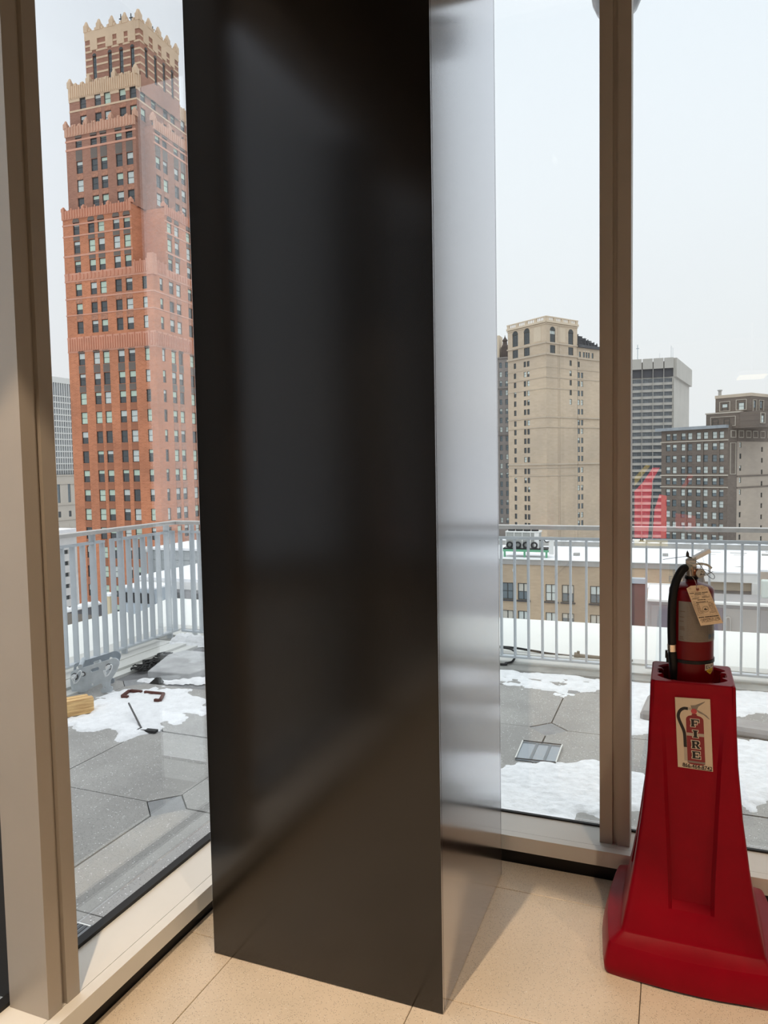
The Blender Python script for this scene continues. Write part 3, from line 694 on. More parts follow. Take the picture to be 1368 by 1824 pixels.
for i in range(-4, 8):
    for j in range(-9, 4):
        x0, x1, y0, y1 = NX + PX * i, NX + PX * (i + 1), NY + PY * j, NY + PY * (j + 1)
        cxm, cym = (x0 + x1) / 2, (y0 + y1) / 2
        if cxm > -1.3 and cym < 2.9: continue
        if cxm < -1.6 and y0 > 4.3: continue
        P = [(x0 + HD, y0 + g), (x1 - HD, y0 + g), (x1 - g, y0 + HD), (x1 - g, y1 - HD), (x1 - HD, y1 - g), (x0 + HD, y1 - g), (x0 + g, y1 - HD), (x0 + g, y0 + HD)]
        if cym < 2.9: P = clip(P, 0, -1.745, True)
        elif cxm > -1.6: P = clip(P, 1, 2.96, False)
        if len(P) < 3: continue
        zt = TZ + rnd.uniform(-.003, .002)
        put('paver', MB().prism(P, -.17, zt), CONC, td)
    for j in range(-9, 5):
        px, py = NX + PX * i, NY + PY * j
        if (px > -1.86 and py < 3.1) or (px < -1.6 and py > 4.6): continue
        h = HD - .004
        o = put('pad', MB().prism([(px - h, py), (px, py - h), (px + h, py), (px, py + h)], -.17, TZ - .004), CONCD, td)
put('membrane_strip', MB().box(-4.35, -1.75, 4.49, 5.75, -.17, TZ - .012), mat('wet_membrane', (.20, .20, .205), .5, var=.35, scale=3), td)
# kerbs and the white parapet beyond the railing
kb = struct('trim_2')
m = MB()
for x0, x1, z1 in ((-4.62, -4.40, -.105), (-4.40, -4.30, -.112), (-4.296, -4.20, -.098), (-4.196, -4.10, -.118)):
    m.box(x0, x1, -2, 5.60, -.18, z1)
put('kerb_strip', m, KERB, kb)
put('kerb_strip', MB().box(-4.62, 7, 5.64, 5.79, -.18, -.112), KERBD, kb)
put('kerb_strip', MB().box(-4.62, 7, 5.793, 6.02, -.18, -.10), KERB, kb)
pw = struct('wall_parapet')
def wedge_x(x0, x1, prof_): return MB().add([(x0, y, z) for y, z in prof_] + [(x1, y, z) for y, z in prof_], [(0, 1, 2, 3), (7, 6, 5, 4), (0, 4, 5, 1), (1, 5, 6, 2), (2, 6, 7, 3), (3, 7, 4, 0)])
def wedge_y(y0, y1, prof_): return MB().add([(x, y0, z) for x, z in prof_] + [(x, y1, z) for x, z in prof_], [(3, 2, 1, 0), (4, 5, 6, 7), (1, 5, 4, 0), (2, 6, 5, 1), (3, 7, 6, 2), (0, 4, 7, 3)])
put('parapet_panel', wedge_x(-5.50, 7, [(6.15, -1.2), (6.95, -1.2), (6.95, .018), (6.15, -.085)]), PARAP, pw)
put('parapet_panel', wedge_y(-2, 6.148, [(-4.83, -1.2), (-5.50, -1.2), (-5.50, .018), (-4.83, -.085)]), PARAP, pw)
put('parapet_foot', MB().box(-4.828, 7, 6.02, 6.148, -.2, -.085), KERB, pw)
put('parapet_foot', MB().box(-4.828, -4.62, -2, 6.018, -.2, -.085), KERB, pw)

# railings: flat posts and balusters between flat rails, wide handrail above
def railing(label, axis, fixed, panels, posts, hand, z=( -.055, .925, 1.0)):
    r = thing('railing', label, 'railing', (fixed, hand[0], -.1) if axis == 'y' else (hand[0], fixed, -.1))
    def bx(a0, a1, d0, d1, z0, z1): return MB().box(fixed + d0, fixed + d1, a0, a1, z0, z1) if axis == 'y' else MB().box(a0, a1, fixed + d0, fixed + d1, z0, z1)
    put('handrail', bx(hand[0], hand[1], -.065, .035, .988, 1.018), RAILT, r)
    for p0, p1, bal in panels:
        put('top_rail', bx(p0, p1, -.052, .002, .905, .925), RAILP, r)
        put('bottom_rail', bx(p0, p1, -.052, .002, -.06, -.045), RAILP, r)
        for b in bal: put('baluster', bx(b - .007, b + .007, -.05, 0, -.045, .905), RAILP, r)
    for p in posts: put('post', bx(p - .0075, p + .0075, -.056, .006, -.112, .988), RAILP, r)
    return r
yl = [4.86 - .111 * k for k in range(0, 14)]
yl2 = [3.31 - .111 * k for k in range(0, 20)]
railing('grey metal railing of flat bars along the left edge of the terrace', 'y', -4.5,
        [(1.1, 3.325, [y for y in yl2 if y > 1.1]), (3.42, 4.87, [y for y in yl if abs(y - 4.75) > .03]), (4.975, 5.808, [4.98, 5.18, 5.275, 5.37, 5.47, 5.58, 5.80])], [4.75, 5.08, 5.71, 3.55, 2.2], (1.0, 5.875))
xb = [-4.5 + v for v in (.055, .27, .38, .49, .60, .71, .82, .93, 1.04, 1.15, 1.26, 1.37, 1.48, 1.59, 1.70, 1.81, 1.92, 2.03, 2.14, 2.25, 2.36, 2.47, 2.58, 2.69, 2.80, 2.90, 3.0, 3.09, 3.20, 3.31, 3.42, 3.53, 3.64, 3.75, 3.87, 3.98)]
xb2 = [-4.5 + v for v in (4.31, 4.41, 4.52, 4.63, 4.745, 4.85, 4.96, 5.07, 5.18, 5.29, 5.40, 5.51, 5.62, 5.73)]
railing('grey metal railing of thin bars across the back of the terrace, before the white parapet', 'x', 5.84,
        [(-4.447, -.515, xb), (-.195, 1.27, xb2)], [-4.31, -2.2, -.36, 1.6], (-4.462, 5.2))

# snow lying on the terrace
def inside(p, poly):
    c = False; j = len(poly) - 1
    for i in range(len(poly)):
        if (poly[i][1] > p[1]) != (poly[j][1] > p[1]) and p[0] < (poly[j][0] - poly[i][0]) * (p[1] - poly[i][1]) / (poly[j][1] - poly[i][1]) + poly[i][0]: c = not c
        j = i
    return c
def edge_d(p, poly):
    d = 9e9
    for i in range(len(poly)):
        a, b = poly[i], poly[(i + 1) % len(poly)]; vx, vy = b[0] - a[0], b[1] - a[1]
        t_ = max(0, min(1, ((p[0] - a[0]) * vx + (p[1] - a[1]) * vy) / (vx * vx + vy * vy + 1e-9)))
        d = min(d, math.hypot(p[0] - a[0] - t_ * vx, p[1] - a[1] - t_ * vy))
    return d if inside(p, poly) else -d
def snow_patch(poly, res, base, amp, nsc, thr, hmax, seed, name='snow_patch', stretch=1.0):
    xs_ = [p[0] for p in poly]; ys_ = [p[1] for p in poly]; mg = .06
    nx = int((max(xs_) - min(xs_) + 2 * mg) / res) + 1; ny = int((max(ys_) - min(ys_) + 2 * mg) / res) + 1
    x0, y0 = min(xs_) - mg, min(ys_) - mg; fv = {}
    for i in range(nx + 1):
        for j in range(ny + 1):
            p = (x0 + i * res, y0 + j * res)
            n1 = noise.fractal(Vector((p[0] * nsc, p[1] * nsc * stretch, seed)), 1.0, 2.0, 5)
            fv[i, j] = min(edge_d(p, poly), .12) + amp * n1 - thr
    idx = {}; vs = []; fs = []
    def vid(i, j):
        if (i, j) not in idx:
            f_ = fv[i, j]; px, py = x0 + i * res, y0 + j * res
            nz = noise.fractal(Vector((px * 22, py * 22, seed + 3)), 1.0, 2.0, 3)
            h = hmax * (1 - math.exp(-max(0, f_) / .035)) * (.75 + .35 * nz) - (.006 if f_ <= 0 else 0)
            idx[i, j] = len(vs); vs.append((px, py, base + h))
        return idx[i, j]
    for i in range(nx):
        for j in range(ny):
            if sum(fv[a] > 0 for a in ((i, j), (i + 1, j), (i + 1, j + 1), (i, j + 1))) >= 1:
                fs.append((vid(i, j), vid(i + 1, j), vid(i + 1, j + 1), vid(i, j + 1)))
    mm = MB().add(vs, fs); return mm
def snow(name, label, poly, res, amp, nsc, thr, hmax, seed, base=TZ + .001, stretch=1.0):
    P = [T(*p) for p in poly]
    o = put(name, snow_patch(P, res, base, amp, nsc, thr, hmax, seed, stretch=stretch), SNOW, None, shade=True, kind='stuff')
    return tag(o, label, 'snow')
snow('snow_patch', 'patch of melting white snow on the grey pavers before the left railing',
     [(-3.60, 3.38), (-3.573, 3.486), (-3.53, 3.64), (-3.71, 3.80), (-3.70, 4.0), (-3.657, 4.10), (-3.553, 4.15), (-3.483, 4.235), (-3.277, 4.22), (-3.093, 4.16), (-2.93, 4.11), (-2.77, 3.92), (-2.80, 3.80), (-2.90, 3.80), (-2.83, 3.74), (-2.85, 3.65), (-2.93, 3.63), (-2.91, 3.50), (-2.95, 3.42), (-2.97, 3.27), (-3.06, 3.31), (-3.12, 3.38), (-3.22, 3.40), (-3.36, 3.34), (-3.48, 3.32)], .012, .11, 6.5, .012, .022, 1.7)
snow('snow_patch', 'broad drift of white snow on the terrace just outside the right window sill',
     [(-1.3, 3.60), (-.83, 3.64), (-.70, 3.735), (-.52, 3.80), (-.36, 3.85), (-.15, 3.80), (.0, 3.70), (.1, 3.45), (-.15, 3.35), (-.30, 3.23), (-.38, 3.25), (-.42, 3.02), (-.6, 2.86), (-1.3, 2.86)], .011, .07, 6.5, .0, .026, 5.2)
snow('snow_patch', 'thin patchy snow along the kerb below the back railing',
     [(-1.5, 5.45), (-1.5, 5.10), (-1.145, 5.08), (-.95, 4.98), (-.759, 4.88), (-.667, 4.91), (-.45, 5.05), (-.2, 5.0), (-.2, 5.42), (-.8, 5.5)], .016, .15, 6.5, .055, .016, 8.4, stretch=1.6)
snow('snow_patch', 'snow around the concrete block left of the red stand',
     [(-.36, 5.4), (-.05, 5.42), (.05, 4.9), (-.08, 4.55), (-.1, 4.4), (-.3, 4.32), (-.33, 4.6), (-.28, 5.0)], .014, .05, 6.0, .0, .018, 3.3)
snow('snow_patch', 'sheet of trodden snow on the pavers right of the red stand',
     [(.22, 4.5), (.36, 4.47), (.7, 4.46), (1.1, 4.3), (1.1, 3.55), (.75, 3.72), (.50, 3.66), (.42, 3.66), (.32, 3.56), (.2, 3.7)], .012, .09, 6.5, .012, .022, 6.9)
snow('snow_patch', 'patchy snow near the railing foot right of the red stand',
     [(.15, 5.35), (.5, 5.52), (1.2, 5.5), (1.2, 5.0), (.6, 4.95), (.3, 4.85), (.15, 4.95)], .015, .14, 6.0, .045, .016, 9.9, stretch=1.5)
snow('snow_heap', 'small heap of snow in the railing corner at the far left',
     [(-4.18, 5.28), (-4.22, 5.42), (-4.12, 5.47), (-3.95, 5.47), (-3.82, 5.40), (-4.0, 5.30)], .014, .03, 7, -.02, .12, 12.1)
snow('snow_patch', 'strip of snow beside the grey stone slab near the left railing',
     [(-3.75, 4.33), (-3.45, 4.32), (-3.1, 4.42), (-2.95, 4.62), (-3.05, 4.8), (-3.3, 4.58), (-3.42, 4.40)], .015, .07, 8, .012, .03, 14.4)

# galvanised bracket: two cut plates joined by round bars, pins and spring clips
ANG = R_(18.3); bp_ = Vector(T(-3.763, 3.984, -.06)); ca, sa = math.cos(ANG), math.sin(ANG)
br = thing('steel_bracket', 'galvanised steel roof bracket with pins and wire clips beside the left railing', 'bracket', bp_)
def L2(u, n, z): return (bp_.x + (u * ca - n * sa) * K, bp_.y + (u * sa + n * ca) * K, 1.5 + (z - 1.5) * K)   # along, across (away), up
outl = [(-.138, -.054), (-.165, -.058), (-.215, -.058), (-.225, .0), (-.226, .044), (-.22, .085), (-.210, .097), (-.194, .103), (.069, .182), (.088, .190), (.108, .190), (.125, .181), (.133, .163), (.132, .145), (.115, .101), (.066, .031), (.060, -.010), (.077, -.016), (.078, -.040), (.070, -.050), (.004, -.060), (-.006, -.050), (-.004, -.036), (.010, -.020), (.006, .006), (-.004, .010), (-.05, -.012), (-.082, -.027), (-.115, -.050)]
outl = [(u * K, (z + .06) * K) for u, z in outl]
slot = [(u * K, (z + .06) * K) for u, z in [(-.074, .094), (-.066, .090), (-.022, .103), (-.012, .112), (-.013, .124), (-.022, .128), (-.066, .114), (-.076, .104)]]
holes = [slot, circ(-.190 * K, .120 * K, .020), circ(.062 * K, .190 * K, .017), circ(-.068 * K, .062 * K, .010), circ(.022 * K, .036 * K, .007, 8)]
for nm_, off in (('plate', 0.0), ('plate', .20)):
    sh = -.075 if off else 0
    b_ = L2(sh, off, -.06)
    o = put(nm_, plate_mesh(outl, holes, .012), GALV if not off else mat('galvanised_steel_shaded', (.36, .40, .44), .5, .3, var=.15, scale=14), br, b_, ANG)  # far plate is the same steel, shade put into its darker colour
def rod(name, u, z, n0, n1, r, m_=GALV): return put(name, MB().cyl(L2(u, n0, z), L2(u - .075 * (n1 / .2 if n1 > .05 else 0), n1, z), r, 14), m_, br, shade=40)
PINM = mat('bright_zinc', (.78, .81, .83), .35, .2)
rod('cross_bar', -.150, .128, -.0, .20, .017); rod('cross_bar', .035, .10, .0, .20, .015); rod('cross_bar', -.20, .03, .0, .20, .017)
for u, z, r in ((-.190, .060, .019), (.062, .130, .016)):
    rod('pin', u, z, -.035, .02, r, PINM)
rod('pin', -.128, .078, -.02, .02, .011, PINM)
for u, z, s in ((-.178, .045, 1), (.050, .095, .9)):
    pts = [L2(u + a * s, -.045, z + b * s) for a, b in ((-.012, .02), (-.004, -.016), (.012, -.022), (.034, .0), (.052, .035), (.056, .058), (.046, .066), (.028, .05), (.008, .022), (-.006, .012), (.004, .002), (-.004, -.03))]
    put('spring_clip', MB().tube(smooth(pts, 4), .0042, 6), PINM, br, shade=True)
for u, z, r in ((-.190, .060, .024), (.062, .130, .021), (-.128, .078, .015)):
    pts = [L2(u + r * math.cos(a * .524) / K, -.009, z + r * math.sin(a * .524) / K) for a in range(12)]
    put('washer', MB().tube(pts, .003, 6, closed=True), mat('dark_metal', (.08, .075, .075), .5), br)
# two pine timbers side by side
ang = math.atan2(3.63 - 3.502, -3.5 + 3.593); d_ = Vector((math.cos(ang), math.sin(ang), 0)); n__ = Vector((-d_.y, d_.x, 0))
for k, (off, lab, z1) in enumerate(((0.0, 'pine timber block with end grain, the nearer of two by the steel bracket', .042), (.068, 'pine timber block, the farther of two lying by the steel bracket', .040))):
    e_ = Vector(T(-3.5, 3.63, -.06)) + n__ * off
    c_ = e_ - d_ * (.42 + .0 * k); c_.z = 0
    zb, zt = TZ, 1.5 + (z1 - 1.5) * K
    o = put('timber', MB().box(-.42, .42 - .02 * k, 0, .056, 0, zt - zb), WOOD, None, (c_.x, c_.y, zb), ang); bevel(o, .004, 1)
    tag(o, lab, 'timber')
# rusty frame half buried in the snow
rf_ = thing('rusty_frame', 'thin rusty brown rectangular frame half buried in the snow patch', 'frame', (*T(-3.4, 3.98), TZ))
q = [T(-3.52, 3.911), T(-3.56, 4.032), T(-3.279, 4.049), T(-3.206, 3.918)]
for i, (a, b) in enumerate(((0, 1), (1, 2), (2, 3), (3, 0))):
    A_, B_ = Vector((*q[a], 0)), Vector((*q[b], 0)); dd = (B_ - A_)
    segs = [(0, 1)] if i in (0, 2) else ([(.02, .36), (.45, 1)] if i == 1 else [(.0, .14), (.84, 1)])
    for s0, s1 in segs:
        c_ = A_ + dd * (s0 + s1) / 2; c_.z = TZ + .022; ax = dd.normalized()
        put('bar', MB().obox(c_, ax, Vector((-ax.y, ax.x, 0)), (0, 0, 1), dd.length * (s1 - s0) / 2, .010, .009), RUST, rf_)
# black scraper with a thin handle
s_ = thing('scraper', 'small black scraper blade with a thin dark handle lying at the snow edge', 'scraper', (*T(-2.95, 3.47), TZ))
put('handle', MB().cyl((*T(-3.26, 3.68), TZ + .075), (*T(-2.985, 3.468), TZ + .014), .006, 8), mat('dark_metal', (.08, .075, .075), .5), s_)
a, b = Vector((*T(-2.99, 3.452), 0)), Vector((*T(-2.87, 3.462), 0)); ax = (b - a).normalized(); c_ = (a + b) / 2; c_.z = TZ + .010
put('blade', MB().obox(c_, ax, (-ax.y, ax.x, 0), (0, 0, 1), .066, .018, .007), BLACK, s_)
tag(put('black_scrap', MB().prism([T(-3.07, 3.40), T(-3.02, 3.385), T(-3.0, 3.415), T(-3.05, 3.43)], TZ - .001, TZ + .012), BLACK), 'flat black scrap on the pavers left of the scraper blade', 'debris')
# grey stone slab and dark debris behind
sl_ = put('stone_slab', MB().prism([T(-3.70, 4.391), T(-3.34, 4.428), T(-3.3, 4.66), T(-3.3, 5.02), T(-3.83, 5.02), T(-3.87, 4.85)], TZ - .02, TZ + .055), SLATE); bevel(sl_, .006, 1)
tag(sl_, 'thick grey stone slab lying on the dark membrane by the left railing', 'slab')
o = put('dark_board', MB().prism([T(-3.80, 5.035), T(-3.0, 5.035), T(-3.0, 5.16), T(-3.86, 5.20)], TZ - .012, TZ + .02), mat('dark_board', (.10, .10, .105), .8, var=.4, scale=6)); tag(o, 'dark weathered board lying behind the grey stone slab', 'board')
rnd = random.Random(4); mm = MB()
for k in range(60):
    t_ = rnd.random(); x = -3.86 + .02 * t_ + rnd.uniform(-.05, .05) - .12 * t_; y = 4.47 + .47 * t_
    pts = []
    a0 = rnd.uniform(0, 6.3); c3 = Vector((*T(x, y), TZ + .012 + rnd.uniform(0, .025)))
    for j in range(7): a0 += rnd.uniform(.4, 1.0); pts.append(c3 + Vector((math.cos(a0), math.sin(a0), rnd.uniform(-.2, .3))) * rnd.uniform(.02, .045))
    mm.tube(pts, .006, 5)
tag(put('netting_tangle', mm, mat('black_netting', (.02, .02, .02), .8), kind='stuff'), 'tangled black netting between the kerb and the grey stone slab', 'netting')
o = put('dark_lump', MB().add([(*T(-3.59, 4.27), TZ), (*T(-3.505, 4.285), TZ), (*T(-3.50, 4.335), TZ), (*T(-3.57, 4.33), TZ), (*T(-3.535, 4.285), TZ + .05), (*T(-3.51, 4.31), TZ + .045)], [(0, 1, 4), (1, 5, 4), (1, 2, 5), (2, 3, 5), (3, 4, 5), (3, 0, 4), (3, 2, 1, 0)]), mat('dark_rubber', (.035, .035, .033), .7))
tag(o, 'small dark rubber lump before the grey stone slab', 'debris')
# slotted drain grate close to the left sill
dg = thing('drain_grate', 'dark slotted drain grate in the pavers just outside the left sill', 'drain', (*T(-1.93, 1.87), TZ))
dx0, dy0 = T(-2.03, 1.80)
put('frame', MB().prism([(dx0, dy0), (dx0 + .19, dy0), (dx0 + .19, dy0 + .075), (dx0, dy0 + .075)], TZ - .01, TZ + .004), mat('drain_grey', (.16, .17, .18), .5), dg)
for k in range(8): put('slot', MB().box(dx0 + .014 + .021 * k, dx0 + .026 + .021 * k, dy0 + .012, dy0 + .063, TZ + .0035, TZ + .006), mat('drain_dark', (.06, .065, .07), .5), dg)
put('rim', MB().box(dx0 + .006, dx0 + .184, dy0 + .064, dy0 + .069, TZ + .0035, TZ + .007), ANOD_L, dg)
# shallow metal tray lying on the pavers before the right window
pr = thing('metal_tray', 'shallow grey metal tray with a wire rim lying on the pavers beyond the right window', 'tray', (*T(-.67, 3.885), TZ))
qs = [T(-.772, 3.752), T(-.563, 3.765), T(-.566, 4.018), T(-.782, 4.012)]
TRAY = mat('tray_metal', (.42, .46, .49), .25, .6)
put('sheet', MB().prism(qs, TZ - .002, TZ + .008), TRAY, pr)
for i in range(4):
    A_, B_ = qs[i], qs[(i + 1) % 4]; put('wire_rim', MB().cyl((*A_, TZ + .014), (*B_, TZ + .014), .004, 6), ANOD_L if i % 2 else mat('dark_metal', (.08, .075, .075)), pr)
for f_ in (.36, .70):
    xa = qs[0][0] + (qs[1][0] - qs[0][0]) * f_
    put('rib', MB().prism([(xa - .007, qs[0][1] + .02), (xa + .008, qs[0][1] + .02), (xa + .006, qs[3][1] - .01), (xa - .009, qs[3][1] - .01)], TZ + .0078, TZ + .011), mat('tray_rib', (.22, .25, .27), .4, .5), pr)
# concrete blocks
def block(label, P, z1, ch=.02):
    o = put('concrete_block', MB().prism([T(*p) for p in P], TZ - .005, z1), mat('block_concrete', (.36, .345, .34), .85, var=.12, scale=10)); bevel(o, ch, 1); return tag(o, label, 'block')
block('low concrete block in the snow left of the red stand', [(-.185, 4.58), (.0, 4.60), (.02, 4.95), (-.15, 4.97)], TZ + .065)
block('long low concrete kerb block on the terrace right of the red stand', [(.30, 4.50), (.95, 4.40), (.98, 4.57), (.33, 4.68)], TZ + .055)
# black cable and pipe fitting at the foot of the back railing
cb = put('power_cable', MB().tube(smooth([(-1.9, 5.66, -.09), (-1.30, 5.72, -.10), (-1.255, 5.75, -.095), (-1.21, 5.80, -.09), (-1.205, 5.90, -.06), (-1.24, 5.99, -.05), (-1.34, 6.04, -.045), (-1.7, 6.06, -.045)], 6), .009, 8), BLACK)
tag(cb, 'black power cable looping through the foot of the back railing beside the column', 'cable')
cb = put('black_hose', MB().tube(smooth([(-1.9, 6.06, -.055), (-1.34, 6.09, -.05), (-1.12, 6.10, -.066), (-.95, 6.10, -.082), (-.76, 6.10, -.09)], 6), .0095, 8), BLACK)
tag(cb, 'thin black hose running along the foot of the white parapet to a pipe fitting', 'hose')
pf = thing('pipe_fitting', 'brown pipe end with a valve lying at the foot of the white parapet', 'pipe', (-.68, 6.08, -.08))
PIPE = mat('brown_pipe', (.20, .17, .13), .6, var=.15, scale=12)
put('pipe', MB().cyl((-.72, 6.08, -.08), (-.30, 6.08, -.095), .022, 14), PIPE, pf); put('collar', MB().cyl((-.755, 6.08, -.079), (-.715, 6.08, -.08), .031, 14), PIPE, pf)
put('valve_stub', MB().cyl((-.725, 6.075, -.10), (-.722, 6.075, -.035), .012, 10), PIPE, pf)
# dark dome fixture outside, high on the mullion
dm = thing('dome_fixture', 'dark round dome fixture fixed outside behind the top of the right mullion', 'fixture', (-.214, 3.07, 3.31))
DX, DY = -.214, 3.07
def dpf(l): return [(max(.001, r * .86), 3.318 + (z_ - 3.21) * .86) for r, z_ in l]
put('dome', MB().lathe(dpf([(.001, 3.105), (.045, 3.112), (.080, 3.135), (.098, 3.170), (.104, 3.21), (.100, 3.25), (.001, 3.26)]), (DX, DY), 32), mat('dome_grey', (.085, .11, .135), .3), dm, shade=40)
put('lower_rim', MB().lathe(dpf([(.001, 3.094), (.05, 3.100), (.088, 3.126), (.107, 3.168), (.112, 3.20), (.106, 3.20), (.10, 3.170), (.082, 3.133), (.046, 3.110), (.001, 3.104)]), (DX, DY), 32), mat('dome_clear', (.62, .65, .70), .2), dm, shade=40)
put('arm', MB().box(DX - .02, DX + .02, 2.99, DY + .01, 3.345, 3.38), ANOD, dm)

# ================================================================== CITY
BRK = brick_mat('orange_brick', (.66, .25, .125), (.53, .19, .09), (.62, .36, .24))
BRK2 = brick_mat('brown_brick', (.44, .215, .15), (.36, .17, .115), (.46, .29, .21))
TERRA = mat('terracotta_facing', (.66, .31, .20), .8, var=.08, scale=.3)
TERRAP = mat('pink_terracotta', (.70, .36, .25), .8, var=.08, scale=.3)
TERRAC = mat('rosy_terracotta', (.68, .40, .28), .8, var=.1, scale=.3)
BUFF = mat('buff_terracotta', (.74, .55, .38), .8, var=.08, scale=.3)
SPAN = mat('dark_spandrel', (.17, .14, .12), .7, var=.08, scale=.5)
SPANB = mat('brick_spandrel', (.38, .155, .085), .8, var=.1, scale=.5)
SPANO = mat('ornament_spandrel', (.46, .22, .14), .8, var=.45, scale=2.2, detail=6)
WFRAME = mat('dark_window_frame', (.055, .06, .06), .5)
WGLASS = mat('window_glass', (.045, .055, .06), .06, spec=.9)
WGLASSB = mat('window_glass_blue', (.13, .17, .19), .06, spec=.9)
BLIND = mat('pale_green_blind', (.58, .72, .60), .8, var=.05, scale=1)
BLINDW = mat('pale_blind', (.66, .72, .69), .8, var=.06, scale=1)
TANB = brick_mat('tan_brick', (.66, .54, .41), (.60, .485, .36), (.62, .52, .41), 3)
TANT = mat('tan_trim', (.56, .47, .37), .8, var=.08, scale=.2)
TANS = mat('tan_stone', (.70, .58, .44), .8, var=.06, scale=.1)
GREYB = mat('grey_brown_stone', (.30, .27, .25), .8, var=.1, scale=.15)
OFFC = mat('office_concrete', (.50, .475, .435), .8, var=.08, scale=.08)
OFFG = mat('office_glass', (.13, .145, .16), .15, var=.4, scale=.5, spec=.8)
DKBRK = brick_mat('dark_brown_brick', (.20, .165, .14), (.165, .135, .115), (.22, .19, .165), 2)
DKBRK2 = brick_mat('tan_side_brick', (.50, .43, .36), (.46, .395, .33), (.47, .41, .35), 3)
STRIPE = mat('pale_stone_trim', (.52, .47, .40), .8)
LIME = mat('limestone', (.58, .53, .46), .8, var=.06, scale=.1)
WGRID = mat('white_facade_grid', (.74, .74, .71), .7)
LOWB = brick_mat('low_tan_brick', (.55, .44, .315), (.50, .395, .28), (.50, .41, .31), 1.0)
GREYW = mat('grey_render', (.30, .295, .30), .8, var=.08, scale=.3)
WHITEW = mat('white_render', (.72, .72, .70), .8, var=.08, scale=.5)
MAROON = brick_mat('maroon_brick', (.17, .095, .095), (.14, .08, .08), (.17, .11, .11), .8)
COPING = mat('grey_coping', (.40, .39, .37), .8, var=.1, scale=.3)
BLUEG = mat('blue_grey_metal', (.42, .48, .53), .5, .2)
GREEN = mat('green_steel', (.14, .38, .23), .6)
ROOFD = mat('dark_roofing', (.07, .07, .075), .8)
GROUND = -48.0
gs = struct('ground'); put('street', MB().box(-500, 400, 12, 640, GROUND - 1, GROUND), mat('street_snowy', (.45, .45, .46), .9, var=.3, scale=.05), gs)

class Fac:
    """one facade: origin at its left end as seen from the terrace, u to the right, outward is local -y"""
    def __init__(s, parent, o, ang): s.p = parent; s.o = Vector((o[0], o[1], 0)); s.a = R_(ang); s.c, s.s = math.cos(s.a), math.sin(s.a)
    def W(s, u, y=0, z=0): return Vector((s.o.x + u * s.c - y * s.s, s.o.y + u * s.s + y * s.c, z))
    def put(s, name, mb, mats, u=0, y=0, z=0, **k): return put(name, mb, mats, s.p, s.W(u, y, z), s.a, **k)
    def wall(s, u0, u1, z0, z1, ops, m, depth=.3, y=0, name='wall'):
        """wall with real openings (centre u, z, width, height) and reveals"""
        ops = [(a - w_ / 2, a + w_ / 2, b - h_ / 2, b + h_ / 2) for a, b, w_, h_ in ops]
        us = sorted({round(v, 3) for o in ops for v in o[:2] if u0 < v < u1} | {u0, u1}); zs = sorted({round(v, 3) for o in ops for v in o[2:] if z0 < v < z1} | {z0, z1})
        hole = set()
        for a, b, c_, d_ in ops:
            for i in range(len(us) - 1):
                if a - .002 <= us[i] and us[i + 1] <= b + .002:
                    for j in range(len(zs) - 1):
                        if c_ - .002 <= zs[j] and zs[j + 1] <= d_ + .002: hole.add((i, j))
        vs = [(u, 0, z) for u in us for z in zs]; nz = len(zs); fs = [(i * nz + j, (i + 1) * nz + j, (i + 1) * nz + j + 1, i * nz + j + 1) for i in range(len(us) - 1) for j in range(len(zs) - 1) if (i, j) not in hole]
        mm = MB().add(vs, fs)
        for a, b, c_, d_ in ops:
            mm.add([(a, 0, c_), (b, 0, c_), (b, 0, d_), (a, 0, d_), (a, depth, c_), (b, depth, c_), (b, depth, d_), (a, depth, d_)], [(0, 1, 5, 4), (1, 2, 6, 5), (2, 3, 7, 6), (3, 0, 4, 7)])
        return s.put(name, mm, m, y=y)
    def windows(s, us, zs, w_, h_, y=.16, blinds=(BLIND,), split=1, p=.8, rails=(.5,), glass=None, subs=True, rnd=random.Random(9), skip=()):
        for i, u in enumerate(us):
            for j, z in enumerate(zs):
                if (i, j) in skip: continue
                key = ('win', round(w_, 2), round(h_, 2), split, rails, subs)
                if key not in WC:
                    t_ = min(.10, w_ * .09); f = MB(); a, b = w_ / 2, h_ / 2
                    f.box(-a, -a + t_, 0, .10, -b, b); f.box(a - t_, a, 0, .10, -b, b); f.box(-a + t_, a - t_, 0, .10, b - t_, b); f.box(-a + t_, a - t_, 0, .10, -b, -b + t_)
                    for k in range(1, split): x = -a + w_ * k / split; f.box(x - t_ * .6, x + t_ * .6, .01, .09, -b + t_, b - t_)
                    for r_ in rails: zz = -b + h_ * r_; f.box(-a + t_, a - t_, .015, .085, zz - t_ * .35, zz + t_ * .35)
                    g_ = MB().box(-a + t_ * .5, a - t_ * .5, .055, .075, -b + t_ * .5, b - t_ * .5)
                    WC[key] = (f.mesh('window'), g_.mesh('pane'), {})
                f, g_, bl = WC[key]
                G = glass or WGLASS
                o = s.put('window', f.copy() if False else f, WFRAME, u, y, z)
                gm = bl.setdefault(G.name, None)
                if gm is None: gm = g_.copy(); gm.materials.clear(); gm.materials.append(G); bl[G.name] = gm
                sub('pane', gm, G, o)
                if rnd.random() < p and blinds:
                    q = rnd.choice((.28, .5, .5, .96, .96)); bm_ = rnd.choice(blinds); k2 = (q, bm_.name)
                    if k2 not in bl:
                        a, b = w_ / 2 * .93, h_ / 2 * .97
                        mm = MB().box(-a, a, .045, .052, b - 2 * b * q, b).mesh('blind'); mm.materials.append(bm_); bl[k2] = mm
                    sub('blind', bl[k2], bm_, o)
    def band(s, name, u0, u1, z0, z1, m, proud=.12, y=0): return s.put(name, MB().box(u0, u1, -proud, .05, z0, z1), m, y=y)
WC = {}
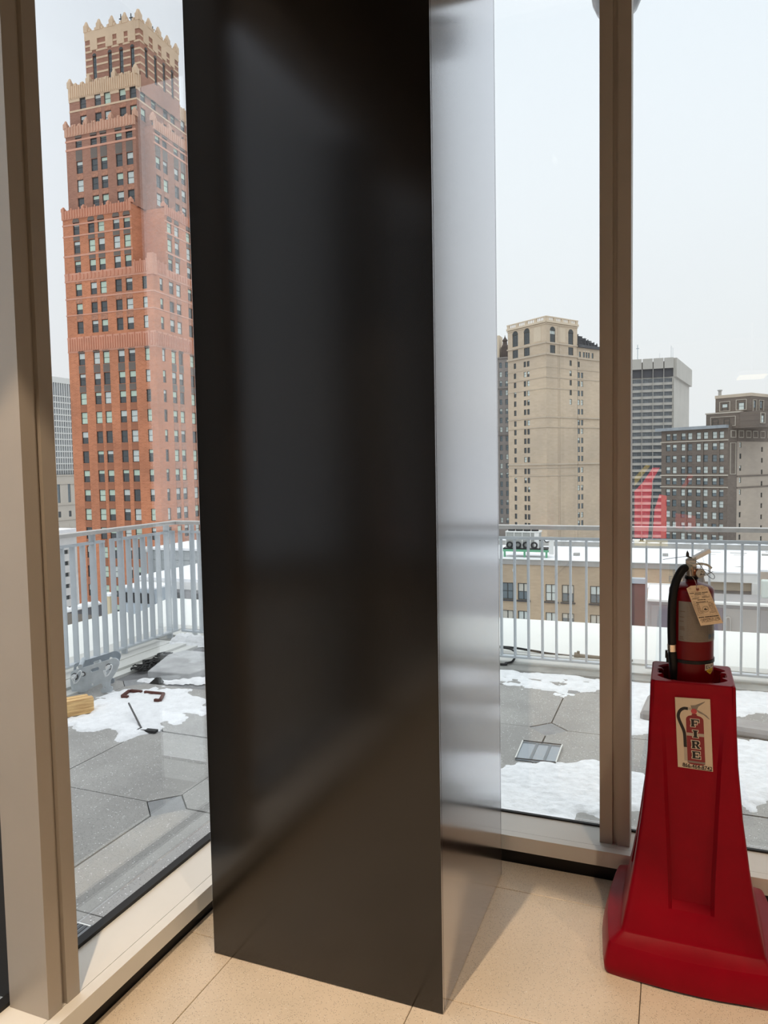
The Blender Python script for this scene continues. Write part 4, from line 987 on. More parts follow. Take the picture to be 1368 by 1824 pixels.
def arch_mesh(w_, h_, key, m):
    k = ('arch', round(w_, 2), round(h_, 2), key)
    if k not in WC:
        n = 8; a = w_ / 2; poly = [(-a, 0), (a, 0)] + [(a * math.cos(math.pi * i / n), h_ * math.sin(math.pi * i / n)) for i in range(1, n)]
        WC[k] = MB().xprism(poly, -.06, .05).mesh('arch_panel'); WC[k].materials.append(m)
    return WC[k]
def box_piece(key, *b):
    k = ('box', key) + tuple(round(v, 3) for v in b)
    if k not in WC: WC[k] = MB().box(*b).mesh(key)
    return WC[k].copy() if False else WC[k]

# ---------------- brick setback tower
TP = Vector((-81.22, 101.5, 0))
tw = thing('brick_tower', 'tall orange brick tower with stepped buff crown, seen through the left window', 'building', (TP.x, TP.y, GROUND))
LU = [-15.29, -12.13, -10.11, -6.98, -4.82]; RU = [5.17, 7.31, 10.86, 13.1, 16.0]
def tf(x, y, side):          # facade whose local frame is the tower frame shifted; x,y in tower axes
    a = R_(3); return Fac(tw, (TP.x + x * math.cos(a) - y * math.sin(a), TP.y + x * math.sin(a) + y * math.cos(a)), 3 if side == 'L' else 93)
def fill(x0, x1, y0, y1, z0, z1, m, name='core'):
    f_ = tf(0, 0, 'L'); return f_.put(name, MB().box(x0, x1, y0, y1, z0, z1), m)
shaft_rows = [33.29, 29.90, 26.80] + [17.75, 14.43, 11.08, 7.65, 4.24, .86, -2.54, -5.90, -9.2, -12.6, -16.0, -19.4, -22.8, -26.2]
WW, WH = 1.36, 2.1
def tower_face(f_, cols, u0, u1, rows, z0, z1, m, arch=(), dark=(), wh=WH, w_=WW, span=True, blinds=(BLIND, BLINDW), spm=None):
    ops = [(u, z, w_, wh) for u in cols for z in rows]
    f_.wall(u0, u1, z0, z1, ops, m)
    f_.windows(cols, rows, w_, wh, blinds=blinds)
    for u in cols:
        for z in rows:
            f_.put('window_sill', box_piece('window_sill', -w_ / 2 - .08, w_ / 2 + .08, -.10, .02, -.09, 0), COPING, u, 0, z - wh / 2) if False else None
        for z in arch: f_.put('arch_panel', arch_mesh(w_ * 1.05, .85, 'a', SPAN), SPAN, u, 0, z + wh / 2)
        if span:
            rs = sorted(rows)
            for a_, b_ in zip(rs[:-1], rs[1:]):
                if b_ - a_ < 4.2:
                    h_ = b_ - a_ - wh; zz = (a_ + b_) / 2; mm_ = SPAN if any(abs(b_ - d) < .6 for d in dark) else (spm or SPANB)
                    f_.put('spandrel', box_piece('spandrel_' + mm_.name, -w_ / 2, w_ / 2, -.03, .03, -h_ / 2 + .06, h_ / 2 - .06), mm_, u, 0, zz)
# shaft
fL, fR = tf(0, 0, 'L'), tf(0, 0, 'R')
rows_lo = [21.35] + shaft_rows[3:]
tower_face(fL, LU, -18.1, -3.3, rows_lo, GROUND, 24.0, BRK, arch=(21.35,), dark=(21.35, 17.75))
tower_face(fL, [-1.70], -3.3, 0, rows_lo, GROUND, 24.0, BRK, arch=(21.35,), w_=.92, span=False)
tower_face(fL, LU, -18.1, -3.85, shaft_rows[:3] + [37.19, 40.56, 43.72], 24.0, 46.6, BRK, arch=(43.72,), dark=(43.72, 40.56), spm=SPANO)
tower_face(fL, [-1.70], -3.85, 0, shaft_rows[:3], 24.0, 36.4, BRK, w_=.92, span=False)
tower_face(fR, [2.29], 0, 3.6, rows_lo, GROUND, 24.0, BRK, arch=(21.35,), w_=.92, span=False)
tower_face(fR, RU[:3], 3.6, 18, rows_lo, GROUND, 24.0, BRK, arch=(21.35,), dark=(21.35, 17.75), spm=SPANO)
tower_face(fR, [2.29], 0, 3.85, shaft_rows[:3], 24.0, 36.4, BRK, w_=.92, span=False)
tower_face(fR, RU[:3], 3.85, 18, shaft_rows[:3] + [37.19, 40.56, 43.72], 24.0, 46.6, BRK, arch=(43.72,), dark=(43.72, 40.56), spm=SPANO)
fill(-18.08, -.35, .35, 18, GROUND, 36.3, ROOFD); fill(-18.08, -3.87, .35, 18, 36.3, 46.5, ROOFD); fill(-18.0, -.35, 3.87, 18, 36.3, 46.5, ROOFD)
nL, nR = tf(0, 3.85, 'L'), tf(-3.85, 0, 'R')
nL.wall(-3.85, 0, 36.3, 46.6, [], BRK, name='notch_wall'); nR.wall(0, 3.85, 36.3, 46.6, [], BRK, name='notch_wall')
# side return of the left edge
tf(-18.1, 18, 'R').wall(-18, 0, GROUND, 46.6, [], BRK, name='side_wall')
# horizontal stone bands and ribbed terracotta
for z0, z1 in ((24.9, 25.2), (22.55, 22.75), (35.9, 36.2), (34.7, 34.95), (31.7, 31.95), (28.9, 29.1), (39.0, 39.3), (42.4, 42.65), (44.3, 44.55)):
    ub = (-18.2, 0.1) if z1 < 36.3 else (-18.2, -3.8); fL.band('stone_band', *ub, z0, z1, TERRAP, .06); fR.band('stone_band', 0 if z1 < 36.3 else 3.9, 18, z0, z1, TERRAP, .06)
def ribs(f_, u0, u1, z0, z1, m, step=1.0, proud=.1, tall=.3, cols=(), name='terracotta_band'):
    mm = MB().box(u0, u1, -proud, .03, z0, z1); u = u0 + step / 2; k = 0
    while u < u1 - .1:
        mm.box(u - .10, u + .10, -proud - .14, -proud, z0 + .12, z1 + (tall if k % 3 == 0 else 0)); u += step * .5; k += 1
    f_.put(name, mm, m)
ribs(fL, -18.1, 0, 22.75, 24.9, TERRA); ribs(fR, 0, 18, 22.75, 24.9, TERRA)
ribs(fL, -18.1, -3.85, 34.95, 35.9, TERRA, 1.6); ribs(fR, 3.85, 18, 34.95, 35.9, TERRA, 1.6)
ribs(fL, -3.85, .12, 34.95, 36.9, TERRA, .8); ribs(fR, -.12, 3.85, 34.95, 36.9, TERRA, .8)
fL.put('corner_turret', MB().box(-.9, .25, -.25, .9, 34.5, 38.0), TERRA)
def merlons(f_, us, z, m, w_=.7, h_=1.1, name='merlon', dp=.6):
    key = ('mer', w_, h_, dp)
    if key not in WC:
        a = w_ / 2; mm = MB().box(-a, a, -.18, dp, 0, h_ * .6); mm.add([(-a * .8, -.14, h_ * .6), (a * .8, -.14, h_ * .6), (a * .8, dp - .06, h_ * .6), (-a * .8, dp - .06, h_ * .6), (-a * .3, .1, h_), (a * .3, .1, h_), (a * .3, dp - .3, h_), (-a * .3, dp - .3, h_)],
                                                                                              [(0, 1, 5, 4), (1, 2, 6, 5), (2, 3, 7, 6), (3, 0, 4, 7), (4, 5, 6, 7)]); WC[key] = mm.mesh('merlon')
    k2 = key + (m.name,)
    if k2 not in WC: WC[k2] = WC[key].copy(); WC[k2].materials.append(m)
    for u in us: f_.put(name, WC[k2], m, u, 0, z)
ribs(fL, -18.2, -3.85, 45.4, 46.9, TERRA, 1.1, .16); ribs(fR, 3.85, 18, 45.4, 46.9, TERRA, 1.1, .16)
merlons(fL, [-18.0, -13.7, -8.5, -3.95], 46.8, TERRA, .55, .9); merlons(fR, [3.95, 9.1, 14.5], 46.8, TERRA, .55, .9)
# tier C : set back 1.5
cL, cR = tf(0, 1.5, 'L'), tf(-1.6, 0, 'R')
rowsC = [58.6, 54.64, 51.49, 48.4]
tower_face(cL, LU, -18.0, -3.52, rowsC, 46.5, 60.6, BRK2, arch=(58.6,), dark=(58.6,), spm=SPANO)
tower_face(cR, [4.9, 7.0, 10.3, 12.4], 3.9, 18, rowsC, 46.5, 60.6, BRK2, arch=(58.6,), dark=(58.6,), spm=SPANO)
fill(-17.98, -3.9, 1.9, 17.5, 46.5, 60.5, ROOFD); fill(-17.0, -2.0, 4.3, 17.5, 46.5, 60.5, ROOFD)
tf(0, 3.9, 'L').wall(-3.52, -1.6, 46.5, 60.6, [], BRK2, name='notch_wall'); tf(-3.52, 0, 'R').wall(1.5, 3.9, 46.5, 60.6, [], BRK2, name='notch_wall')
tf(-18.0, 18, 'R').wall(-16.5, 0, 46.5, 60.6, [], BRK2, name='side_wall')
for f_, a, b in ((cL, -18.1, -3.45), (cR, 3.85, 18)):
    for z0, z1 in ((57.6, 57.95), (59.1, 59.4)): f_.band('stone_band', a, b, z0, z1, TERRAP, .06)
    ribs(f_, a, b, 60.0, 61.6, TERRAC, 1.2, .18)
merlons(cL, [-18.0, -13.6, -8.5, -3.6], 61.4, TERRAC, .7, 1.5); merlons(cR, [4.1, 8.7, 13.9, 17.6], 61.4, TERRAC, .7, 1.5)
merlons(cL, [-16.4, -15.0, -11.9, -10.2, -6.8, -5.2], 61.5, TERRAC, .5, .6)
# tier D : set back 3
dL, dR = tf(0, 3.0, 'L'), tf(-4.1, 0, 'R')
rowsD = [66.1, 63.0]
tower_face(dL, LU, -18.2, -4.1, rowsD, 60.5, 67.2, BRK2, arch=(66.1,), spm=SPANO)
tower_face(dR, [4.7, 7.7, 11.2, 13.4, 16.6], 3.0, 18.5, rowsD, 60.5, 67.2, BRK2, arch=(66.1,), spm=SPANO)
fill(-18.1, -4.5, 3.4, 18.2, 60.5, 67.1, ROOFD)
for f_, a, b in ((dL, -18.25, -4.05), (dR, 2.95, 18.5)):
    f_.band('stone_band', a, b, 64.9, 65.2, BUFF, .06)
    ops = []
    ribs(f_, a, b, 67.1, 69.3, BUFF, .9, .14, .2, name='buff_parapet')
    # buff facing between the arched heads
    cols = LU if f_ is dL else [4.7, 7.7, 11.2, 13.4, 16.6]
    edges = [a] + [v for u in cols for v in (u - .64, u + .64)] + [b]
    for k in range(0, len(edges), 2): f_.band('buff_facing', edges[k], edges[k + 1], 66.6, 67.15, BUFF, .08)
merlons(dL, [-18.05, -14.0, -8.6, -4.2], 69.1, BUFF, .8, 1.7); merlons(dR, [3.2, 9.3, 15.0], 69.1, BUFF, .8, 1.7)
merlons(dL, [-16.8, -15.3, -12.2, -10.3, -7.0, -5.5], 69.2, BUFF, .55, .7)
# crown
kL, kR = tf(0, 3.95, 'L'), tf(-3.75, 0, 'R')
CU = [-13.2, -9.95, -7.6, -5.3]; CR = [5.6, 8.2, 10.7, 13.2]
for f_, cols, a, b in ((kL, CU, -15.1, -3.75), (kR, CR, 3.95, 15.3)):
    f_.wall(a, b, 66.5, 78.0, [(u, 71.9, .75, 4.6) for u in cols], BRK2)
    f_.windows(cols, [71.9], .75, 4.6, blinds=(), rails=(.2, .4, .6, .8), glass=WGLASSB, split=2)
    for u in cols: f_.put('arch_panel', arch_mesh(.78, .45, 'k', WFRAME), WFRAME, u, 0, 74.2)
    edges = [a] + [v for u in cols for v in (u - .42, u + .42)] + [b]
    for k in range(0, len(edges), 2):
        for z0 in (70.0, 71.2, 72.5, 73.6, 74.9): f_.band('buff_band', edges[k], edges[k + 1], z0, z0 + .32, BUFF, .06)
    # piers and buff parapet stripes
    f_.band('buff_parapet', a, b, 77.0, 78.5, BUFF, .12)
    for u in cols:
        f_.put('buff_bay', MB().box(u - .75, u + .75, -.14, .05, 75.2, 77.0), BUFF)
    f_.band('buff_band', a, b, 75.9, 76.2, BUFF, .07)
    n = 5
    merlons(f_, [a + .3 + (b - a - .6) * k / (n - 1) for k in range(n)], 78.4, BUFF, .8, 1.9)
    merlons(f_, [a + 1.1 + (b - a - 2.2) * k / 7 for k in range(8)], 78.4, BUFF, .4, .7)
fill(-15.05, -4.1, 4.3, 15.2, 66.5, 77.8, ROOFD)
tf(-15.1, 15.3, 'R').wall(-11.35, 0, 66.5, 78.4, [], BRK2, name='side_wall')
m = MB()
for x, y, h_ in ((-13.5, 6, 1.6), (-11, 8, 1.2), (-8.2, 5, 2.2), (-6.1, 5, 1.9), (-4.6, 9, 1.6)): m.box(x - .06, x + .06, y - .06, y + .06, 77.8, 78.6 + h_); m.box(x - .35, x + .35, y - .05, y + .05, 78.2 + h_ * .8, 78.35 + h_ * .8)
tf(0, 0, 'L').put('antenna_group', m, WFRAME)

# ---------------- tan corner building with arched top windows
PT = Vector((-41.08, 256.73, 0))
tn = thing('corner_building', 'tall tan brick corner building with arched windows and a roof balustrade behind the terrace', 'building', (PT.x, PT.y, GROUND))
aL, aR = -36, 58
oL = PT + Vector((math.cos(R_(aL)), math.sin(R_(aL)), 0)) * -19.4
gL = Fac(tn, oL, aL); gR = Fac(tn, PT, aR); sh = 19.4
rowsT = [37.17, 33.57, 30.27, 26.83, 23.52, 20.24, 16.35, 13.19, 9.90, 6.60, 3.29, -.90, -4.13, -7.37, -10.65, -13.94, -17.24, -20.4]
cT = [-15.7 + sh, -10.55 + sh, -8.86 + sh]
ops = [(u, z, 1.25, 1.95) for u in cT for z in rowsT] + [(u, z, 2.9, h_) for u in (-15.45 + sh, -9.5 + sh) for z, h_ in ((46.2, 4.2), (41.45, 2.9))]
gL.wall(0, sh, GROUND, 50.6, ops, TANB)
gL.windows(cT, rowsT, 1.25, 1.95, blinds=(BLINDW,), p=.15)
gL.windows([-15.45 + sh, -9.5 + sh], [46.2], 2.9, 4.2, blinds=(), split=3, rails=(.35, .7)); gL.windows([-15.45 + sh, -9.5 + sh], [41.45], 2.9, 2.9, blinds=(), split=3, rails=(.5,))
for u in (-15.45 + sh, -9.5 + sh): gL.put('arch_panel', arch_mesh(2.9, 1.35, 't', WFRAME), WFRAME, u, 0, 48.3)
opsR = [(12.85, z, 1.2, 1.95) for z in rowsT[:5]] + [(u, z, 2.7, h_) for u in (3.35, 12.95) for z, h_ in ((45.6, 4.2), (41.3, 2.8))]
gR.wall(0, 16.5, GROUND, 50.6, opsR, TANB)
gR.windows([12.85], rowsT[:5], 1.2, 1.95, blinds=(BLINDW,), p=.3)
gR.windows([3.35, 12.95], [45.6], 2.7, 4.2, blinds=(BLINDW,), p=.3, split=3, rails=(.35, .7)); gR.windows([3.35, 12.95], [41.3], 2.7, 2.8, blinds=(), split=3)
for u in (3.35, 12.95): gR.put('arch_panel', arch_mesh(2.7, 1.3, 't', WFRAME), WFRAME, u, 0, 47.7)
for f_, ln in ((gL, sh), (gR, 16.5)):
    for z0, z1, pr_, m_ in ((50.2, 50.9, .55, TANS), (49.7, 50.0, .25, TANS), (43.15, 43.6, .35, TANT), (39.25, 39.85, .40, TANT), (31.5, 31.8, .15, TANT), (35.0, 35.2, .1, TANT), (27.7, 28.0, .15, TANT), (17.7, 18.1, .22, TANT), (14.3, 14.6, .18, TANT), (1.3, 1.9, .28, TANT), (.2, .5, .15, TANT), (-2.6, -2.3, .15, TANT)):
        f_.band('cornice', -.2, ln + .2, z0, z1, m_, pr_)
    # balustrade
    f_.band('balustrade_cap', -.2, ln + .2, 52.0, 52.35, TANS, .35)
    npier = 4
    for k in range(npier + 1): f_.band('balustrade_pier', -.1 + (ln - .9) * k / npier, 1.0 + (ln - .9) * k / npier, 50.9, 52.0, TANS, .25)
    for k in range(npier):
        a = 1.3 + (ln - .9) * k / npier; b = (ln - .9) * (k + 1) / npier - .3; n = 5
        for q in range(n): f_.band('baluster', a + (b - a) * q / (n - 1) - .1, a + (b - a) * q / (n - 1) + .1, 50.9, 52.0, TANS, .1)
for u in (6.2, 7.0): gR.band('rain_pipe', u - .08, u + .08, GROUND, 50, TANT, .12)
gL.put('blind_panel', MB().box(-5.9 + sh, -2.4 + sh, -.06, .02, 44.2, 49.2), TANS); gR.put('blind_panel', MB().box(6.2, 9.9, -.06, .02, 44.0, 49.0), TANS)
put('roof_deck', MB().prism([(oL + Vector((.5, .8, 0)))[:2], (PT + Vector((0, .8, 0)))[:2], gR.W(16.3, .5)[:2], (gR.W(16.3, .5) + Vector((-16, 10, 0)))[:2]], 49.0, 50.3), ROOFD, tn)
# ---------------- annexe joined to its right with a dark stepped roof
an = thing('annexe_building', 'tan annexe with paired windows and dark stepped roof, right of the tall tan corner building', 'building', (*gR.W(21)[:2], GROUND))
gA = Fac(an, gR.W(16.55, -.05), aR); s0 = 16.55
cA = [16.9 - s0 + .3, 18.75 - s0 + .3]
rowsA = [33.2, 30.15, 26.73, 23.48, 20.18, 16.30, 13.21, 9.90, 6.67, 3.39, -.74, -3.99, -7.19, -10.54, -13.80, -17.02, -20.0]
opsA = [(u, z, 1.2, 1.95) for u in cA for z in rowsA] + [(cA[0], 37.0, 1.2, 1.95)] + [(u - s0, 40.6, 1.0, 1.9) for u in (17.88, 20.07, 21.52, 22.84, 25.01)]
gA.wall(0, 12.5, GROUND, 43.0, opsA, TANB)
gA.windows(cA, rowsA, 1.2, 1.95, blinds=(BLINDW,), p=.35, glass=WGLASSB); gA.windows([cA[0]], [37.0], 1.2, 1.95, blinds=())
gA.windows([u - s0 for u in (17.88, 20.07, 21.52, 22.84, 25.01)], [40.6], 1.0, 1.9, blinds=(), glass=WGLASSB)
for u in (20.07, 21.52, 22.84): gA.put('arch_panel', arch_mesh(1.0, .6, 'x', TANS), TANS, u - s0, 0, 41.6)
for z0, z1, pr_ in ((38.9, 39.3, .3), (35.0, 35.2, .12), (31.6, 31.9, .15), (17.7, 18.2, .5), (14.4, 14.7, .25), (1.3, 1.9, .5)): gA.band('cornice', -.2, 12.7, z0, z1, TANT, pr_)
gA.band('dark_cornice', -.1, 12.9, 43.0, 44.0, mat('slate_dark', (.10, .10, .105), .7, var=.2, scale=.4), .7)
SLT = MATS['slate_dark']
for k in range(7):
    gA.put('roof_step', MB().box(.05, 11.6 - 1.55 * k, .2 + .5 * k, 9, 44.0 + .72 * k, 44.0 + .72 * (k + 1) - .02).box(.05, 11.7 - 1.55 * k, .05 + .5 * k, .2 + .5 * k, 44.0 + .72 * (k + 1) - .14, 44.0 + .72 * (k + 1)), SLT)
for k in range(5): gA.put('roof_finial', MB().box(10.8 - k * 1.7, 11.1 - k * 1.7, -.1, .2, 44.0, 45.2 + k * .35), SLT)
gA.put('core', MB().box(.3, 12.3, .35, 9, GROUND, 43.0), ROOFD)
# ---------------- grey brown building left of the tan one
gb = thing('dark_stone_building', 'grey brown stone building with a dark pointed roof turret, partly hidden behind the column', 'building', (-72, 300, GROUND))
def sd(px_x, Y): return px_x
gF = Fac(gb, (-85.0, 300.0), 0)
rowsG = [42.5 - 3.76 * k for k in range(18)]
cG = [15.2, 18.45, 20.85, 24.4]
gF.wall(0, 32, GROUND, 45.8, [(u, z, 1.05, 2.2) for u in cG for z in rowsG], GREYB)
gF.windows(cG, rowsG, 1.05, 2.2, blinds=(BLINDW,), p=.35, glass=WGLASSB)
for z0 in (45.2, 33.0, 14.0): gF.band('cornice', 0, 32, z0, z0 + .5, GREYB, .4)
gF.put('core', MB().box(.2, 31.8, .4, 12, GROUND, 45.6), ROOFD)
RFB = mat('dark_brown_roof', (.10, .075, .065), .8, var=.2, scale=.3)
gF.put('turret_base', MB().box(18.5, 21.9, .5, 4, 45.7, 49.9), RFB)
gF.put('turret_shaft', MB().lathe([(1.5, 49.9), (1.3, 50.7), (1.0, 51.0), (.85, 52.3), (1.1, 52.6), (1.0, 53.0), (.55, 53.6), (.2, 54.2), (.03, 55.0)], (19.9, 2.0), 8), RFB)
gF.put('chimney_block', MB().box(12, 17.8, 1, 7, 45.7, 54.9), TANS)
# ---------------- concrete office tower
PO = Vector((-.23, 400, 0))
of = thing('office_tower', 'pale concrete office tower with horizontal window strips seen through the right window', 'building', (PO.x, PO.y, GROUND))
fo = Fac(of, PO - Vector((math.cos(R_(4)), math.sin(R_(4)), 0)) * 34.8, 4); s0 = 34.8
bays = [(-34.8, -30.2), (-30.0, -25.4), (-25.2, -20.45), (-20.25, -15.4), (-15.1, -10.15), (-9.95, -5.0), (-4.8, -.25)]
rowsO = [43.0 - 3.38 * k for k in range(27)]
fo.put('core', MB().box(.1, s0 - .1, .5, 21, GROUND, 52.6), OFFC)
for a, b in bays:
    a += s0; b += s0
    fo.put('crown_panel', MB().box(a + .12, b - .12, -1.1, .6, 48.9, 54.1), OFFC)
    fo.put('dark_louvre', MB().box(a, b, .1, .5, 44.7, 48.9), mat('dark_louvre', (.09, .09, .10), .7))
for a, b in bays:
    a += s0; b += s0
    for z in rowsO:
        o = fo.put('window', box_piece('window_strip', -(b - a) / 2, (b - a) / 2, .15, .45, -.95, .95), WGLASS, (a + b) / 2, 0, z) if False else None
    for k, z in enumerate(rowsO):
        if z > GROUND + 4:
            key = ('ow', round(b - a, 2), k % 3)
            if key not in WC:
                wb_ = (b - a) / 2; mm = MB().box(-wb_, wb_, .2, .45, -1.0, 1.0)
                for q in range(1, 5): x = -wb_ + 2 * wb_ * q / 5; mm.box(x - .05, x + .05, .12, .2, -1.0, 1.0, 1)
                WC[key] = mm.mesh('window_strip')
            o = fo.put('window_strip', WC[key], [OFFG, WFRAME], (a + b) / 2, 0, z)
            fo.put('spandrel_panel', box_piece('spandrel_panel', -(b - a) / 2, (b - a) / 2, -.12, .45, -.66, .66), OFFC, (a + b) / 2, 0, z - 1.69)
    fo.put('pier', MB().box(b - .02, b + .22, -.9, .4, GROUND, 48.9), OFFC)
fo2 = Fac(of, PO, 82)
fo2.put('side_wall', MB().box(0, 58, .05, 6, GROUND, 52.6), OFFC); fo2.put('crown_panel', MB().box(.4, 60, -1.2, .8, 44.5, 54.0), OFFC)
fo.put('roof_mast', MB().box(17.3, 17.6, 3, 3.3, 52, 62).box(16.7, 18.2, 3, 3.2, 60, 60.3).box(33.5, 33.65, 3, 3.2, 52, 60.5).box(34.3, 34.42, 3, 3.2, 52, 59.5).box(28, 28.1, 3, 3.1, 52, 57), BLUEG)
# ---------------- dark brown building with penthouse
PB = Vector((12.97, 209.6, 0))
bb = thing('brown_building', 'dark brown brick building with paired windows and stepped rooftop block in the right window', 'building', (PB.x, PB.y, GROUND))
sb = 19.0; oB = PB - Vector((math.cos(R_(-31)), math.sin(R_(-31)), 0)) * sb
fb = Fac(bb, oB, -31); fb2 = Fac(bb, PB, 58)
cB = [u + sb for u in (-16.96, -15.05, -12.45, -10.54, -8.06, -6.07, -3.61, -1.73)]
rowsB = [8.38, 5.42, 2.30, -.75, -3.81, -6.88, -9.86, -12.94, -15.93, -18.9, -21.9]
fb.wall(0, sb, GROUND, 10.2, [(u, z, 1.28, 1.85) for u in cB for z in rowsB], DKBRK)
fb.windows(cB, rowsB, 1.28, 1.85, blinds=(BLINDW, BLINDW), p=.85, glass=WGLASSB)
for z0, z1, pr_ in ((6.85, 7.15, .3), (-2.35, -2.0, .4), (-5.5, -5.2, .3)): fb.band('stone_course', -.2, sb + .1, z0, z1, STRIPE, pr_)
fb.band('roof_cornice', -1.3, sb + .1, 10.1, 10.9, mat('grey_roof_edge', (.34, .37, .40), .7, var=.2, scale=.4), 1.2)
for u in (2.9 + 5, 7.45, 12.1, 16.5): fb.band('pilaster', u - .25, u + .25, GROUND, 6.8, DKBRK, .15) if u != 7.9 else None
cB2 = [6.3, 17.75]
rowsB2 = [5.70, 2.73, -.45, -3.63, -6.79, -9.72, -12.82, -15.80, -18.81]
fb2.wall(0, 4.6, GROUND, 10.9, [], DKBRK, name='dark_corner')
fb2.wall(4.6, 27, GROUND, 6.6, [(cB2[0], z, 1.0, 1.4) for z in rowsB2] + [(cB2[1], z - 1.2, .9, 1.3) for z in rowsB2], DKBRK2, name='side_wall')
fb2.windows([cB2[0]], rowsB2, 1.0, 1.4, blinds=(BLINDW,), p=.4); fb2.windows([cB2[1]], [z - 1.2 for z in rowsB2], .9, 1.3, blinds=(), p=.3)
fb2.put('dark_frieze', MB().box(4.6, 27, -.1, .3, 6.6, 11.2), DKBRK)
def frame(f_, u0, u1, z0, z1, t_=.18, pr_=.22, name='pale_frame'):
    f_.put(name, MB().box(u0, u1, -pr_, .05, z1 - t_, z1).box(u0, u1, -pr_, .05, z0, z0 + t_).box(u0, u0 + t_, -pr_, .05, z0 + t_, z1 - t_).box(u1 - t_, u1, -pr_, .05, z0 + t_, z1 - t_), STRIPE)
for u in (2.42, 6.34, 10.16, 13.78, 17.63, 21.6): frame(fb2, u - 1.25, u + 1.25, 7.6, 9.5)
frame(fb2, .95, 3.7, -2.0, 6.3, .15); fb2.band('dark_course', 4.6, 27, -2.75, -2.35, DKBRK, .15); fb2.band('dark_course', 4.6, 27, -5.8, -5.4, DKBRK, .15)
fb.put('core', MB().box(.2, sb - .2, .4, 20, GROUND, 10.1), ROOFD); fb2.put('core', MB().box(.2, 26, .4, 6, GROUND, 6.5), ROOFD)
# stepped rooftop block
fp = Fac(bb, fb.W(sb - 7.4, 2.0), -31)
def px_blk(f_, u0, u1, y0, y1, z0, z1, m, name): return f_.put(name, MB().box(u0, u1, y0, y1, z0, z1), m)
px_blk(fp, .3, 9.6, 0, 12, 10, 14.0, DKBRK, 'penthouse_tier'); px_blk(fp, .1, 9.8, -.15, 12.1, 14.0, 14.35, STRIPE, 'tier_coping')
frame(fp, 1.6, 8.4, 10.6, 13.2, .15)
fp.windows([2.9, 6.0], [11.7], 1.6, 1.7, y=-.05, blinds=(), glass=WGLASSB)
fq = Fac(bb, fb.W(sb - 5.2, 3.2), -31); fq2 = Fac(bb, fq.W(9.4), 58)
px_blk(fq, 0, 9.4, 0, 11, 14.3, 18.1, DKBRK, 'penthouse_top'); px_blk(fq, -.1, 9.5, -.12, 11.1, 18.1, 18.9, TANT, 'top_coping')
frame(fq, 1.2, 4.1, 14.6, 17.2, .15); frame(fq, 5.6, 8.4, 14.6, 17.4, .15)
fq.windows([2.6, 7.0], [15.6], 1.5, 1.9, y=-.05, blinds=(BLINDW,), glass=WGLASSB)
frame(fq2, .9, 2.7, 10.8, 17.2, .13); frame(fq2, 4.0, 6.4, 10.8, 17.2, .13)
fq2.windows([1.8, 5.2], [16.0], 1.1, 1.9, y=-.05, blinds=(), glass=WGLASSB)
px_blk(fq2, -1.5, 15, -3.0, 2, 10, 14.1, DKBRK, 'side_tier'); fs_ = Fac(bb, fq2.W(-1.5, -3.0), 58)
frame(fs_, .3, 2.6, 10.9, 13.6, .13); frame(fs_, 9.5, 12.2, 10.9, 13.6, .13)
fs_.windows([1.45, 10.85], [12.0], 1.2, 1.9, y=-.05, blinds=(BLINDW,), glass=WGLASSB)
fq.put('chimney', MB().box(.2, .8, 1, 1.6, 18.8, 20.2).box(.05, .95, .85, 1.75, 20.2, 20.5), COPING)
# ---------------- white grid slab tower and limestone building, far left
PS = Vector((-285.04, 280.63, 0))
sg = thing('slab_tower', 'white gridded office slab rising far behind the brick tower at the left', 'building', (PS.x, PS.y, GROUND))
fg = Fac(sg, PS - Vector((0, 14, 0)), 90)
fg.put('core', MB().box(0, 40, .4, 12, GROUND, 46.5), mat('slab_glass', (.16, .19, .24), .25, var=.4, scale=.4)); fg.put('roof_band', MB().box(-.2, 40.2, -.4, 12, 46.4, 49.2), WGRID)
for k in range(28): fg.put('mullion_fin', box_piece('mullion_fin', -.22, .22, -.35, .42, 1, 46.4), WGRID, k * 1.48 + .1)
for k in range(13): fg.put('floor_band', box_piece('floor_band', 0, 40, -.25, .42, -.28, .28), WGRID, 0, 0, 39.8 - 3.05 * k)
fg.put('base_block', MB().box(-4, 40, -3, 10, GROUND, -60 + 60), LIME)
lm = thing('limestone_building', 'pale limestone building with narrow tall windows low behind the brick tower at the left', 'building', (-281, 285, GROUND))
fl_ = Fac(lm, PS + Vector((3.6, -14, 0)), 90)
ops = [(u, -8.3, 1.7, 9.6) for u in (8.2, 14.9, 21.4)] + [(u, -18.8, 1.7, 2.9) for u in (8.2, 14.9, 21.4)] + [(u, -27.6, 1.9, 3.2) for u in (8.2, 14.9, 21.4)]
fl_.wall(-2, 40, GROUND, .8, ops, LIME)
fl_.windows([8.2, 14.9, 21.4], [-8.3], 1.7, 9.6, blinds=(), rails=(.25, .5, .75), glass=WGLASSB); fl_.windows([8.2, 14.9, 21.4], [-18.8], 1.7, 2.9, blinds=()); fl_.windows([8.2, 14.9, 21.4], [-27.6], 1.9, 3.2, blinds=())
for z0 in (.2, -3.9, -14.3, -21.8): fl_.band('stone_course', -2, 40, z0, z0 + .5, LIME, .4)
for u in (8.2, 14.9, 21.4): fl_.put('roundel', MB().cyl((0, -.1, 0), (0, .05, 0), 1.0, 16), LIME, u, 0, -24.2)
fl_.put('core', MB().box(-1.8, 40, .5, 8, GROUND, .6), ROOFD)
